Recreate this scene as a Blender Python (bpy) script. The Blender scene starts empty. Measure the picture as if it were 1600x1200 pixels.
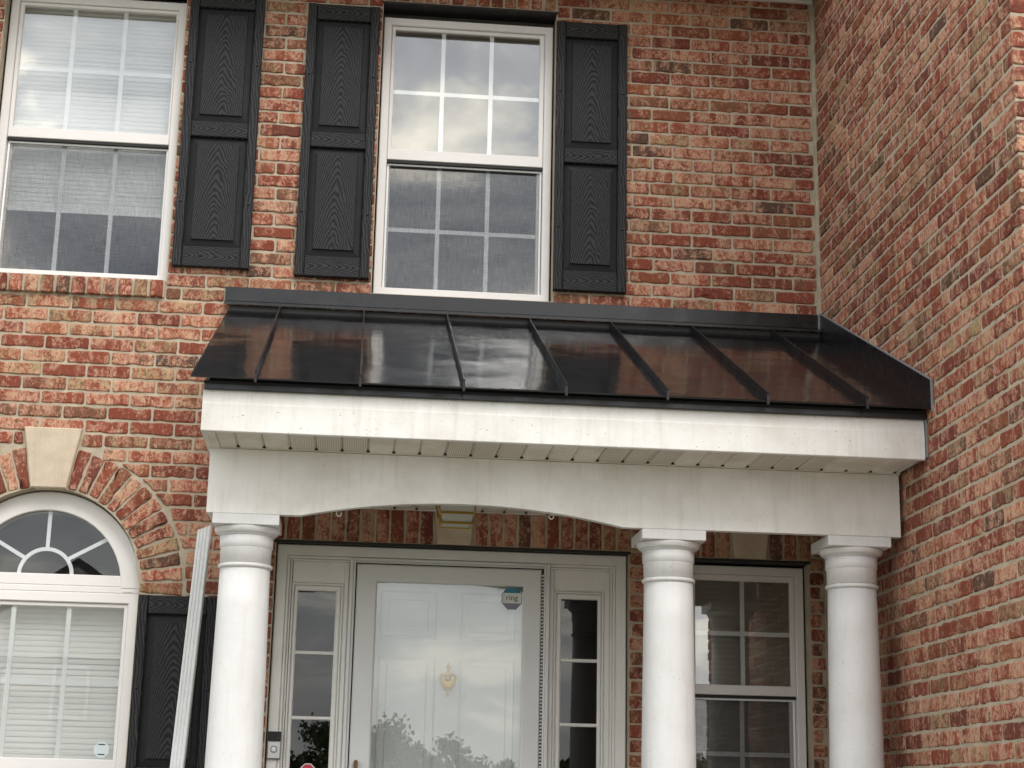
import bpy, math, random
from mathutils import Vector, Matrix
random.seed(7)
PI = math.pi
scene = bpy.context.scene
col = scene.collection

# ------------------------------------------------------------------ camera
CAM = Vector((0.368, -8.045, 1.0)); YAW, PITCH, ROLL, FPX = 0.09107, 0.24860, 0.02145, 2618.9
def cam_axes():
    cy, sy, cp, sp = math.cos(YAW), math.sin(YAW), math.cos(PITCH), math.sin(PITCH)
    f = Vector((sy*cp, cy*cp, sp)); r = Vector((cy, -sy, 0)); u = r.cross(f)
    cr, sr = math.cos(ROLL), math.sin(ROLL)
    return f, cr*r + sr*u, -sr*r + cr*u
cf, cr_, cu = cam_axes()
cd = bpy.data.cameras.new('camera'); co = bpy.data.objects.new('camera', cd); col.objects.link(co)
m = Matrix((cr_, cu, -cf)).transposed().to_4x4(); m.translation = CAM; co.matrix_world = m
cd.sensor_width = 36; cd.lens = FPX/1600*36; cd.clip_end = 1000; cd.clip_start = 0.05
scene.camera = co
def project(p):
    d = Vector(p) - CAM; z = d.dot(cf)
    return 800 + FPX*d.dot(cr_)/z, 600 - FPX*d.dot(cu)/z, z

# ------------------------------------------------------------------ sky and sun (overcast)
SUN_EL, SUN_AZ = math.radians(44), math.radians(160)      # azimuth: direction the light comes from, 180 = behind the camera
w = bpy.data.worlds.new('World'); scene.world = w; w.use_nodes = True
nt = w.node_tree; nt.nodes.clear(); N = nt.nodes.new; LK = nt.links.new
out = N('ShaderNodeOutputWorld'); bg = N('ShaderNodeBackground'); bg.inputs[1].default_value = 0.09
sky = N('ShaderNodeTexSky'); sky.sky_type = 'NISHITA'; sky.sun_disc = False
sky.sun_elevation = SUN_EL; sky.sun_rotation = SUN_AZ; sky.dust_density = 3.0
tc = N('ShaderNodeTexCoord'); sep = N('ShaderNodeSeparateXYZ'); LK(tc.outputs['Generated'], sep.inputs[0])
za = N('ShaderNodeMath'); za.operation = 'MAXIMUM'; za.inputs[1].default_value = 0.0; LK(sep.outputs[2], za.inputs[0])
zb = N('ShaderNodeMath'); zb.operation = 'ADD'; zb.inputs[1].default_value = 0.22; LK(za.outputs[0], zb.inputs[0])
dv = N('ShaderNodeVectorMath'); dv.operation = 'DIVIDE'; cmb = N('ShaderNodeCombineXYZ')
for i in range(3): LK(zb.outputs[0], cmb.inputs[i])
LK(tc.outputs['Generated'], dv.inputs[0]); LK(cmb.outputs[0], dv.inputs[1])
n1 = N('ShaderNodeTexNoise'); n1.inputs['Scale'].default_value = 2.6; n1.inputs['Detail'].default_value = 8; n1.inputs['Roughness'].default_value = 0.56; n1.inputs['Distortion'].default_value = 0.5
mpv = N('ShaderNodeMapping'); mpv.inputs['Location'].default_value = (3.1, 1.7, 0.4); LK(dv.outputs[0], mpv.inputs['Vector']); LK(mpv.outputs[0], n1.inputs['Vector'])
rp = N('ShaderNodeValToRGB'); LK(n1.outputs['Fac'], rp.inputs[0])
e = rp.color_ramp.elements
e[0].position = 0.36; e[0].color = (6.6, 7.4, 8.8, 1)
e[1].position = 0.62; e[1].color = (42, 39.5, 34, 1)
e2 = rp.color_ramp.elements.new(0.53); e2.color = (16.0, 16.5, 17.2, 1)
mx = N('ShaderNodeMixRGB'); mx.inputs[0].default_value = 0.86; LK(sky.outputs[0], mx.inputs[1]); 
hz = N('ShaderNodeMapRange'); hz.interpolation_type = 'SMOOTHSTEP'; hz.inputs[1].default_value = 0.02; hz.inputs[2].default_value = 0.27; hz.inputs[3].default_value = 0.15; hz.inputs[4].default_value = 1.0; LK(za.outputs[0], hz.inputs[0])
hm = N('ShaderNodeMixRGB'); hm.inputs[1].default_value = (16.0, 16.2, 16.0, 1); LK(hz.outputs[0], hm.inputs[0]); LK(rp.outputs[0], hm.inputs[2]); LK(hm.outputs[0], mx.inputs[2])
LK(mx.outputs[0], bg.inputs[0]); LK(bg.outputs[0], out.inputs[0])
sl = bpy.data.lights.new('sun', 'SUN'); sl.energy = 1.5; sl.angle = math.radians(28); sl.color = (1.0, 0.97, 0.93)
so = bpy.data.objects.new('sun', sl); col.objects.link(so)
sd = Vector((math.sin(SUN_AZ)*math.cos(SUN_EL), math.cos(SUN_AZ)*math.cos(SUN_EL), math.sin(SUN_EL)))
so.rotation_euler = sd.to_track_quat('Z', 'Y').to_euler(); so.location = (0, -12, 14)
vs = scene.view_settings; vs.view_transform = 'Standard'; vs.look = 'None'; vs.gamma = 1; vs.exposure = 0.22
vs.use_curve_mapping = False
scene.cycles.max_bounces = 8; scene.cycles.transparent_max_bounces = 16
scene.cycles.use_denoising = True

# ------------------------------------------------------------------ materials
def mat(name):
    mt = bpy.data.materials.new(name); mt.use_nodes = True
    t = mt.node_tree; b = t.nodes['Principled BSDF']
    return mt, t, b
def nd(t, typ, **kw):
    n = t.nodes.new(typ)
    for k, v in kw.items(): setattr(n, k, v)
    return n
def math_(t, op, a, b=None, c=None, clamp=False):
    n = nd(t, 'ShaderNodeMath', operation=op, use_clamp=clamp)
    for i, x in enumerate((a, b, c)):
        if x is None: continue
        if isinstance(x, (int, float)): n.inputs[i].default_value = x
        else: t.links.new(x, n.inputs[i])
    return n.outputs[0]
def noise(t, vec, scale, detail=3, rough=0.5, dist=0.0):
    n = nd(t, 'ShaderNodeTexNoise'); n.inputs['Scale'].default_value = scale; n.inputs['Detail'].default_value = detail
    n.inputs['Roughness'].default_value = rough; n.inputs['Distortion'].default_value = dist
    if vec is not None: t.links.new(vec, n.inputs['Vector'])
    return n.outputs['Fac']
def ramp(t, fac, stops, interp='LINEAR'):
    n = nd(t, 'ShaderNodeValToRGB'); n.color_ramp.interpolation = interp
    el = n.color_ramp.elements
    while len(el) < len(stops): el.new(0.5)
    for i, (p, c) in enumerate(stops):
        el[i].position = p; el[i].color = (c, c, c, 1) if isinstance(c, (int, float)) else (*c, 1)
    t.links.new(fac, n.inputs[0]); return n.outputs[0]
def mix(t, fac, a, b, blend='MIX'):
    n = nd(t, 'ShaderNodeMixRGB', blend_type=blend)
    for i, x in enumerate((fac, a, b)):
        if isinstance(x, (int, float)): n.inputs[i].default_value = x if i == 0 else (x, x, x, 1)
        elif isinstance(x, tuple): n.inputs[i].default_value = (*x, 1)
        else: t.links.new(x, n.inputs[i])
    return n.outputs[0]
def bump(t, b, h, strength=0.3, dist=0.005):
    n = nd(t, 'ShaderNodeBump'); n.inputs['Strength'].default_value = strength; n.inputs['Distance'].default_value = dist
    t.links.new(h, n.inputs['Height']); t.links.new(n.outputs[0], b.inputs['Normal'])
def pos(t): return nd(t, 'ShaderNodeNewGeometry').outputs['Position']
def mapv(t, vec, scale=(1,1,1), loc=(0,0,0)):
    n = nd(t, 'ShaderNodeMapping'); n.inputs['Scale'].default_value = scale; n.inputs['Location'].default_value = loc
    t.links.new(vec, n.inputs['Vector']); return n.outputs[0]
M = {}

def make_brick():
    mt, t, b = mat('tumbled_brick'); L = t.links.new
    oi = nd(t, 'ShaderNodeObjectInfo'); at = nd(t, 'ShaderNodeAttribute', attribute_name='brick_random')
    r = math_(t, 'FRACT', math_(t, 'ADD', math_(t, 'MULTIPLY', oi.outputs['Random'], 7.31), at.outputs['Fac']))
    r2 = math_(t, 'FRACT', math_(t, 'MULTIPLY', r, 17.7)); r3 = math_(t, 'FRACT', math_(t, 'MULTIPLY', r, 53.3))
    off = nd(t, 'ShaderNodeCombineXYZ'); L(math_(t, 'MULTIPLY', r, 61), off.inputs[0]); L(math_(t, 'MULTIPLY', r2, 47), off.inputs[1]); L(math_(t, 'MULTIPLY', r3, 33), off.inputs[2])
    va = nd(t, 'ShaderNodeVectorMath', operation='ADD'); L(pos(t), va.inputs[0]); L(off.outputs[0], va.inputs[1]); P = va.outputs[0]
    base = ramp(t, r, [(0.0, (0.27,0.060,0.036)), (0.28, (0.33,0.086,0.046)), (0.50, (0.22,0.052,0.034)), (0.70, (0.19,0.056,0.038)), (0.82, (0.36,0.115,0.052)), (0.92, (0.21,0.105,0.058)), (0.98, (0.10,0.068,0.050))])
    base = mix(t, math_(t, 'MULTIPLY', noise(t, P, 90, 4, 0.65), 0.45), base, (0.14,0.042,0.03))
    # flashed bands across the brick
    band = noise(t, mapv(t, P, (22, 22, 3)), 1.0, 1, 0.4)
    bandm = math_(t, 'MULTIPLY', math_(t, 'SUBTRACT', band, 0.5), 0.55)
    # rose bloom, then lime and sand smears with broken edges
    n_a = noise(t, P, 26, 6, 0.68, 1.2)
    am = math_(t, 'ADD', math_(t, 'ADD', n_a, bandm), math_(t, 'MULTIPLY', math_(t, 'SUBTRACT', r2, 0.5), 0.16))
    c = mix(t, math_(t, 'MULTIPLY', ramp(t, am, [(0.44, 0.0), (0.56, 1.0)]), 0.78), base, (0.42,0.152,0.108))
    n_b = noise(t, mapv(t, P, (1, 1, 0.5)), 66, 6, 0.72, 1.2)
    bm = math_(t, 'ADD', math_(t, 'ADD', n_b, math_(t, 'MULTIPLY', bandm, 0.55)), math_(t, 'ADD', math_(t, 'MULTIPLY', math_(t, 'SUBTRACT', n_a, 0.5), 0.5), math_(t, 'MULTIPLY', math_(t, 'SUBTRACT', r2, 0.5), 0.10)))
    yel = math_(t, 'MULTIPLY', ramp(t, r3, [(0.72, 0.0), (0.90, 1.0)]), ramp(t, noise(t, P, 11, 2), [(0.38, 0.25), (0.58, 1.0)]))
    c = mix(t, math_(t, 'MULTIPLY', yel, ramp(t, band, [(0.40, 0.2), (0.56, 0.8)])), c, (0.17,0.105,0.062))
    cream = mix(t, yel, mix(t, ramp(t, noise(t, P, 40, 2), [(0.36, 0.0), (0.56, 1.0)]), (0.57,0.345,0.225), (0.59,0.45,0.28)), (0.44,0.35,0.18))
    c = mix(t, math_(t, 'MULTIPLY', ramp(t, bm, [(0.49, 0.0), (0.58, 1.0)]), 0.60), c, cream)
    edge = ramp(t, noise(t, P, 44, 5, 0.75, 0.6), [(0.55, 0.0), (0.65, 1.0)])
    c = mix(t, math_(t, 'MULTIPLY', edge, 0.62), c, (0.10,0.05,0.032))
    hs = nd(t, 'ShaderNodeHueSaturation'); L(c, hs.inputs['Color']); L(math_(t, 'ADD', 0.84, math_(t, 'MULTIPLY', r2, 0.30)), hs.inputs['Value']); c = hs.outputs[0]
    L(c, b.inputs['Base Color']); b.inputs['Roughness'].default_value = 0.88; b.inputs['Specular IOR Level'].default_value = 0.25
    h = math_(t, 'ADD', math_(t, 'MULTIPLY', noise(t, P, 240, 3, 0.6), 0.4), math_(t, 'MULTIPLY', n_a, 1.0))
    bump(t, b, h, 0.9, 0.008)
    return mt
M['brick'] = make_brick()
def make_mortar():
    mt, t, b = mat('sand_mortar'); P = pos(t)
    c = ramp(t, noise(t, P, 9, 5, 0.65), [(0.3, (0.41,0.34,0.245)), (0.7, (0.62,0.535,0.41))])
    c = mix(t, math_(t, 'MULTIPLY', noise(t, P, 300, 2), 0.35), c, (0.24,0.205,0.16))
    t.links.new(c, b.inputs['Base Color']); b.inputs['Roughness'].default_value = 0.95
    bump(t, b, math_(t, 'ADD', noise(t, P, 420, 3, 0.7), noise(t, P, 60, 3)), 0.7, 0.004)
    return mt
M['mortar'] = make_mortar()
def paint(name, c, rough=0.45, dirt=(0.45,0.40,0.30), amount=0.25, scale=5, spec=0.4, stipple=0.04, streak=0.0, flecks=0.0):
    mt, t, b = mat(name); P = pos(t)
    f = ramp(t, noise(t, P, scale, 6, 0.65), [(0.42, 0.0), (0.75, 1.0)])
    cc = mix(t, math_(t, 'MULTIPLY', f, amount), c, dirt)
    if streak:
        s = ramp(t, noise(t, mapv(t, P, (30, 30, 2.2)), 1.0, 4, 0.6), [(0.52, 0.0), (0.75, 1.0)])
        cc = mix(t, math_(t, 'MULTIPLY', s, streak), cc, dirt)
    if flecks:
        s = ramp(t, noise(t, P, 120, 2, 0.5), [(0.715, 0.0), (0.75, 1.0)])
        cc = mix(t, math_(t, 'MULTIPLY', s, flecks), cc, (0.10,0.085,0.06))
    t.links.new(cc, b.inputs['Base Color']); b.inputs['Specular IOR Level'].default_value = spec
    t.links.new(ramp(t, noise(t, P, 14, 3), [(0.3, max(rough-0.08, 0.02)), (0.7, rough+0.1)]), b.inputs['Roughness'])
    bump(t, b, math_(t, 'ADD', noise(t, P, 260, 2), math_(t, 'MULTIPLY', noise(t, P, 6, 3), 2.0)), 0.3, stipple*0.03)
    return mt
M['vinyl'] = paint('white_window_vinyl', (0.78,0.75,0.73), 0.35, (0.55,0.50,0.42), 0.12, 7, 0.45)
M['grille'] = paint('white_grille_bar', (0.88,0.89,0.90), 0.35, amount=0.03)
M['trim'] = paint('cream_white_aluminium_trim', (0.78,0.765,0.73), 0.42, (0.42,0.37,0.29), 0.45, 3.2, 0.4, 0.06, 0.26, 0.9)
M['soffit'] = paint('aged_white_soffit_vinyl', (0.78,0.745,0.67), 0.5, (0.34,0.28,0.19), 0.5, 4, 0.35, 0.05, 0.2, 0.6)
M['column'] = paint('white_column_paint', (0.735,0.73,0.725), 0.45, (0.46,0.43,0.38), 0.26, 5, 0.35, 0.12, 0.20, 0.5)
M['door'] = paint('white_door_paint', (0.735,0.745,0.735), 0.38, (0.55,0.52,0.44), 0.12, 4, 0.4)
M['casing'] = paint('warm_white_casing_paint', (0.80,0.79,0.755), 0.45, (0.45,0.40,0.32), 0.16, 5, 0.35, 0.05, 0.08, 0.3)
M['slat'] = paint('white_blind_slat', (0.88,0.87,0.86), 0.55, amount=0.04)
M['slat_shaded'] = paint('shaded_blind_slat', (0.30,0.28,0.25), 0.55, amount=0.05)  # darker slat tone carries the porch shade in its colour
M['spout'] = paint('white_downspout_enamel', (0.78,0.80,0.80), 0.35, (0.45,0.42,0.36), 0.25, 9, 0.45, 0.05, 0.2)
M['stone'] = paint('tan_cast_stone', (0.60,0.50,0.385), 0.9, (0.36,0.28,0.19), 0.5, 9, 0.2, 0.4, 0.25)
M['concrete'] = paint('concrete', (0.42,0.40,0.37), 0.9, (0.24,0.22,0.20), 0.5, 3, 0.2, 0.4)
M['low_bounce'] = paint('low_bounce_paving', (0.075,0.066,0.06), 0.9, (0.04,0.036,0.033), 0.5, 6, 0.2, 0.3)  # unseen porch floor and steps, darkened to cut bounced light in the porch
M['room'] = paint('room_paint', (0.46,0.43,0.38), 0.8, amount=0.05)
M['carpet'] = paint('carpet', (0.30,0.26,0.21), 0.95, amount=0.2, scale=30)
M['siding'] = paint('beige_siding', (0.58,0.56,0.53), 0.6)
M['shingle'] = paint('dark_shingle', (0.13,0.125,0.125), 0.9, (0.03,0.03,0.03), 0.6, 20)
def metal_black(name, rough, wav, base=(0.008,0.008,0.009)):
    mt, t, b = mat(name); P = pos(t)
    sc = ramp(t, noise(t, mapv(t, P, (60, 5, 60)), 1.0, 5, 0.7), [(0.66, 0.0), (0.80, 1.0)])
    t.links.new(mix(t, math_(t, 'MULTIPLY', sc, 0.35), base, (0.10,0.095,0.095)), b.inputs['Base Color'])
    t.links.new(ramp(t, noise(t, P, 9, 4, 0.6), [(0.3, rough*0.75), (0.75, rough*1.6)]), b.inputs['Roughness'])
    b.inputs['IOR'].default_value = 1.52
    bump(t, b, noise(t, P, 3.4, 2, 0.4), 0.5, wav)
    return mt
M['roof'] = metal_black('glossy_black_roof_metal', 0.115, 0.012)
M['flash'] = metal_black('black_flashing_metal', 0.26, 0.003, (0.009,0.009,0.0105))
M['seam'] = metal_black('black_seam_metal', 0.32, 0.0003, (0.008,0.008,0.009))
M['lintel'] = metal_black('black_steel_lintel', 0.5, 0.003, (0.012,0.011,0.011))
def grain(name, axis):
    mt, t, b = mat(name); tcn = nd(t, 'ShaderNodeTexCoord'); O = tcn.outputs['Object']; P = pos(t)
    oi = nd(t, 'ShaderNodeObjectInfo'); s = nd(t, 'ShaderNodeSeparateXYZ'); t.links.new(O, s.inputs[0])
    wob = noise(t, mapv(t, P, (9, 9, 5)), 1.0, 3, 0.55)
    if axis == 'panel': a, l, k, per = s.outputs[0], s.outputs[2], 1.0, 0.030
    elif axis == 'rail': a, l, k, per = s.outputs[2], s.outputs[0], 1.4, 0.028
    else: a, l, k, per = s.outputs[0], s.outputs[2], 0.1, 0.0
    if axis == 'stile':
        ph = math_(t, 'ADD', math_(t, 'ADD', math_(t, 'MULTIPLY', a, 1/0.014), math_(t, 'MULTIPLY', l, 5.0)), math_(t, 'MULTIPLY', wob, 5.0))
    else:
        aa = math_(t, 'POWER', math_(t, 'ABSOLUTE', math_(t, 'ADD', a, math_(t, 'MULTIPLY', math_(t, 'SUBTRACT', wob, 0.5), 0.03))), 1.45)
        ph = math_(t, 'ADD', math_(t, 'MULTIPLY', l, 1/per*0.8), math_(t, 'ADD', math_(t, 'MULTIPLY', aa, 6.0*k/per), math_(t, 'MULTIPLY', wob, 4.2)))
        ph = math_(t, 'ADD', ph, math_(t, 'MULTIPLY', oi.outputs['Random'], 3))
    sn = math_(t, 'SINE', math_(t, 'MULTIPLY', ph, 2*PI))
    fine = noise(t, mapv(t, O, (420, 420, 18) if axis != 'rail' else (18, 420, 420)), 1.0, 3, 0.6)
    v = math_(t, 'ADD', math_(t, 'MULTIPLY', sn, 0.5), math_(t, 'MULTIPLY', math_(t, 'SUBTRACT', fine, 0.5), 2.4))
    msk = ramp(t, math_(t, 'ADD', math_(t, 'MULTIPLY', v, 0.5), 0.5), [(0.36, 0.0), (0.64, 1.0)])
    t.links.new(mix(t, msk, (0.012,0.012,0.0128), (0.040,0.040,0.0425)), b.inputs['Base Color'])
    b.inputs['Roughness'].default_value = 0.62; b.inputs['Specular IOR Level'].default_value = 0.18
    bump(t, b, msk, 0.5, 0.0015)
    return mt
M['sh_plain'] = paint('charcoal_plain', (0.020,0.020,0.0215), 0.62, (0.03,0.03,0.03), 0.3, 8, 0.16)
for k in ('panel', 'rail', 'stile'): M['sh_'+k] = grain('charcoal_woodgrain_'+k, k)
def flat(name, c, rough=0.5, metal=0.0, spec=0.5):
    mt, t, b = mat(name); b.inputs['Roughness'].default_value = rough; b.inputs['Metallic'].default_value = metal
    b.inputs['Specular IOR Level'].default_value = spec
    cc = mix(t, math_(t, 'MULTIPLY', noise(t, pos(t), 30, 3), 0.25), c, tuple(x*0.75 for x in c)); t.links.new(cc, b.inputs['Base Color'])
    return mt
M['brass'] = flat('polished_brass', (0.58,0.39,0.09), 0.30, 1.0)
M['dark_brass'] = flat('aged_brass', (0.50,0.32,0.07), 0.35, 1.0)
M['bronze'] = flat('dark_bronze', (0.16,0.10,0.05), 0.4, 0.8)
M['black_plastic'] = flat('black_plastic', (0.012,0.012,0.013), 0.25)
M['frosted'] = flat('frosted_lamp_glass', (0.50,0.51,0.46), 0.35)
M['silver'] = flat('satin_nickel', (0.62,0.62,0.62), 0.35, 0.7)
M['screw'] = flat('black_screw_cap', (0.012,0.012,0.013), 0.4)
M['gap'] = flat('black_strip_and_shade', (0.015,0.014,0.013), 0.7)  # dark strips, also painted shade in soffit grooves and under the flashing lip
M['caulk'] = flat('grey_caulk', (0.24,0.24,0.25), 0.5)
M['teal'] = flat('teal_print', (0.02,0.20,0.30), 0.4); M['white_print'] = flat('white_print', (0.72,0.74,0.72), 0.4)
M['grey_print'] = flat('grey_print', (0.24,0.23,0.27), 0.4); M['navy_print'] = flat('navy_print', (0.03,0.05,0.10), 0.4)
M['red_print'] = flat('red_print', (0.55,0.03,0.06), 0.4); M['pale_print'] = flat('pale_blue_print', (0.62,0.70,0.72), 0.5)
M['ink'] = flat('dark_ink', (0.05,0.05,0.07), 0.5)
def glass(name, r0=0.09, wav=0.0012, tint=(0.97,0.98,0.975), scale=2.0):
    mt = bpy.data.materials.new(name); mt.use_nodes = True; t = mt.node_tree; t.nodes.clear(); L = t.links.new
    o = nd(t, 'ShaderNodeOutputMaterial'); mxs = nd(t, 'ShaderNodeMixShader'); tr = nd(t, 'ShaderNodeBsdfTransparent'); gl = nd(t, 'ShaderNodeBsdfGlossy'); lw = nd(t, 'ShaderNodeLayerWeight')
    tr.inputs[0].default_value = (*tint, 1); gl.inputs['Roughness'].default_value = 0.0; lw.inputs[0].default_value = 0.5
    bp = nd(t, 'ShaderNodeBump'); bp.inputs['Strength'].default_value = 0.5; bp.inputs['Distance'].default_value = wav
    L(noise(t, pos(t), scale, 2, 0.4), bp.inputs['Height']); L(bp.outputs[0], gl.inputs['Normal'])
    L(math_(t, 'ADD', r0, math_(t, 'MULTIPLY', math_(t, 'POWER', lw.outputs['Facing'], 5), 1-r0)), mxs.inputs[0]); L(tr.outputs[0], mxs.inputs[1]); L(gl.outputs[0], mxs.inputs[2]); L(mxs.outputs[0], o.inputs[0])
    return mt
M['glass'] = glass('double_pane_glass', 0.175)
M['door_glass'] = glass('storm_door_glass', 0.115, 0.0006)
M['side_glass'] = glass('sidelight_glass', 0.07, 0.0006, (0.45,0.46,0.46))
M['fan_glass'] = glass('fanlight_glass', 0.06, 0.0008, (0.92,0.93,0.93))
M['lamp_glass'] = glass('lamp_glass', 0.05, 0.0, (0.85,0.84,0.74))
def screen():
    mt = bpy.data.materials.new('grey_insect_mesh'); mt.use_nodes = True; t = mt.node_tree; t.nodes.clear(); L = t.links.new
    o = nd(t, 'ShaderNodeOutputMaterial'); mxs = nd(t, 'ShaderNodeMixShader'); tr = nd(t, 'ShaderNodeBsdfTransparent'); df = nd(t, 'ShaderNodeBsdfDiffuse')
    df.inputs[0].default_value = (0.06,0.06,0.063,1)
    P = pos(t); wv = noise(t, mapv(t, P, (520, 1, 14)), 1.0, 2); wh = noise(t, mapv(t, P, (14, 1, 520)), 1.0, 2)
    L(ramp(t, math_(t, 'MULTIPLY', math_(t, 'ADD', wv, wh), 0.5), [(0.38, 0.12), (0.62, 0.24)]), mxs.inputs[0])
    L(tr.outputs[0], mxs.inputs[1]); L(df.outputs[0], mxs.inputs[2]); L(mxs.outputs[0], o.inputs[0])
    return mt
M['screen'] = screen()
def make_leaf():
    mt, t, b = mat('leaf'); oi = nd(t, 'ShaderNodeNewGeometry')
    t.links.new(ramp(t, oi.outputs['Random Per Island'], [(0, (0.11,0.13,0.07)), (1, (0.25,0.28,0.15))]), b.inputs['Base Color']); b.inputs['Roughness'].default_value = 0.7
    return mt
M['leaf'] = make_leaf(); M['bark'] = paint('bark', (0.12,0.09,0.065), 0.9, amount=0.3)
def make_grass():
    mt, t, b = mat('lawn_grass'); P = pos(t)
    t.links.new(ramp(t, noise(t, P, 3, 6, 0.7), [(0.3, (0.075,0.08,0.05)), (0.7, (0.145,0.15,0.09))]), b.inputs['Base Color']); b.inputs['Roughness'].default_value = 0.9
    return mt
M['grass'] = make_grass()

# ------------------------------------------------------------------ mesh helpers
WORLD = {}                                   # world origin of each object (parents are never rotated)
def link(o, parent, origin):
    col.objects.link(o)
    if parent is not None:
        o.parent = parent; o.location = Vector(origin) - WORLD[parent.name]
    else: o.location = origin
    WORLD[o.name] = Vector(origin)
    return o
def empty(name, loc, label=None, cat=None, group=None, parent=None):
    o = bpy.data.objects.new(name, None); o.empty_display_size = 0.1; link(o, parent, loc); tag(o, label, cat, group); return o
def tag(o, label=None, cat=None, group=None, kind=None):
    for k, v in (('label', label), ('category', cat), ('group', group), ('kind', kind)):
        if v: o[k] = v
    return o
class MB:
    def __init__(s): s.v = []; s.f = []; s.sm = []
    def add(s, vs, fs, smooth=False):
        n = len(s.v); s.v += [tuple(p) for p in vs]; s.f += [tuple(i+n for i in f) for f in fs]; s.sm += [smooth]*len(fs); return s
    def box(s, x0, x1, y0, y1, z0, z1):
        s.add([(x0,y0,z0),(x1,y0,z0),(x1,y1,z0),(x0,y1,z0),(x0,y0,z1),(x1,y0,z1),(x1,y1,z1),(x0,y1,z1)],
              [(0,3,2,1),(4,5,6,7),(0,1,5,4),(1,2,6,5),(2,3,7,6),(3,0,4,7)]); return s
    def bbox(s, x0, x1, y0, y1, z0, z1, b=0.003):          # box with its front (towards -y) edges chamfered
        b = min(b, (x1-x0)*0.3, (z1-z0)*0.3, (y1-y0)*0.6)
        vs = [(x0,y1,z0),(x1,y1,z0),(x1,y1,z1),(x0,y1,z1),(x0,y0+b,z0),(x1,y0+b,z0),(x1,y0+b,z1),(x0,y0+b,z1),
              (x0+b,y0,z0+b),(x1-b,y0,z0+b),(x1-b,y0,z1-b),(x0+b,y0,z1-b)]
        s.add(vs, [(0,3,2,1),(0,1,5,4),(1,2,6,5),(2,3,7,6),(3,0,4,7),(4,5,9,8),(5,6,10,9),(6,7,11,10),(7,4,8,11),(8,9,10,11)]); return s
    def prism(s, pts, y0, y1):                              # pts (x,z) counter-clockwise seen from -y
        n = len(pts); vs = [(p[0],y0,p[1]) for p in pts] + [(p[0],y1,p[1]) for p in pts]
        fs = [tuple(range(n)), tuple(range(2*n-1, n-1, -1))] + [((i+1)%n, i, n+i, n+(i+1)%n) for i in range(n)]
        s.add(vs, fs); return s
    def ring(s, x0, x1, z0, z1, wd, y0, y1, b=0.003):       # mitred rectangular frame; wd = (left, right, bottom, top)
        if not isinstance(wd, tuple): wd = (wd,)*4
        O = [(x0,z0),(x1,z0),(x1,z1),(x0,z1)]; I = [(x0+wd[0],z0+wd[2]),(x1-wd[1],z0+wd[2]),(x1-wd[1],z1-wd[3]),(x0+wd[0],z1-wd[3])]
        Ob = [(x0+b,z0+b),(x1-b,z0+b),(x1-b,z1-b),(x0+b,z1-b)]; Ib = [(I[0][0]-b,I[0][1]-b),(I[1][0]+b,I[1][1]-b),(I[2][0]+b,I[2][1]+b),(I[3][0]-b,I[3][1]+b)]
        rings = [[(p[0],y1,p[1]) for p in O], [(p[0],y0+b,p[1]) for p in O], [(p[0],y0,p[1]) for p in Ob], [(p[0],y0,p[1]) for p in Ib], [(p[0],y0+b,p[1]) for p in I], [(p[0],y1,p[1]) for p in I]]
        vs = [p for r in rings for p in r]; fs = []
        for k in range(6):
            a, c = k*4, ((k+1) % 6)*4
            for i in range(4): j = (i+1) % 4; fs.append((a+i, a+j, c+j, c+i))
        s.add(vs, fs); return s
    def lathe(s, cx, cy, prof, n=40):                       # prof (r, z) from bottom to top
        vs = []; fs = []
        for r, z in prof:
            for i in range(n): a = 2*PI*i/n; vs.append((cx+r*math.cos(a), cy+r*math.sin(a), z))
        for k in range(len(prof)-1):
            for i in range(n): j = (i+1) % n; fs.append((k*n+i, k*n+j, (k+1)*n+j, (k+1)*n+i))
        s.add(vs, fs, True); m0 = len(s.v)-len(vs)
        for cp in (tuple(range(n-1, -1, -1)), tuple((len(prof)-1)*n+i for i in range(n))):
            s.f.append(tuple(q+m0 for q in cp)); s.sm.append(False)
        return s
    def tube(s, pts, r, n=8, close=False):
        pts = [Vector(p) for p in pts]; vs = []; fs = []
        for k, p in enumerate(pts):
            a = pts[max(k-1, 0)]; c = pts[min(k+1, len(pts)-1)]; d = (c-a).normalized()
            u = d.orthogonal().normalized() if k == 0 else (u - d*u.dot(d)).normalized()
            v = d.cross(u); rr = r[k] if isinstance(r, (list, tuple)) else r
            for i in range(n): q = 2*PI*i/n; vs.append(p + (u*math.cos(q) + v*math.sin(q))*rr)
        for k in range(len(pts)-1):
            for i in range(n): j = (i+1) % n; fs.append((k*n+i, k*n+j, (k+1)*n+j, (k+1)*n+i))
        fs.append(tuple(range(n-1, -1, -1))); fs.append(tuple((len(pts)-1)*n+i for i in range(n)))
        s.add(vs, fs, True); return s
    def build(s, name, m, parent=None, kind=None, label=None, cat=None, group=None, origin=None, attr=None):
        lo = [min(p[i] for p in s.v) for i in range(3)]; hi = [max(p[i] for p in s.v) for i in range(3)]
        og = Vector(origin) if origin else Vector([(a+b)/2 for a, b in zip(lo, hi)])
        me = bpy.data.meshes.new(name); me.from_pydata([(p[0]-og[0], p[1]-og[1], p[2]-og[2]) for p in s.v], [], s.f)
        me.polygons.foreach_set('use_smooth', s.sm)
        if attr:
            a = me.attributes.new('brick_random', 'FLOAT', 'FACE'); a.data.foreach_set('value', attr)
        me.materials.append(M[m]); me.update()
        o = bpy.data.objects.new(name, me); link(o, parent, og); tag(o, label, cat, group, kind)
        return o

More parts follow.
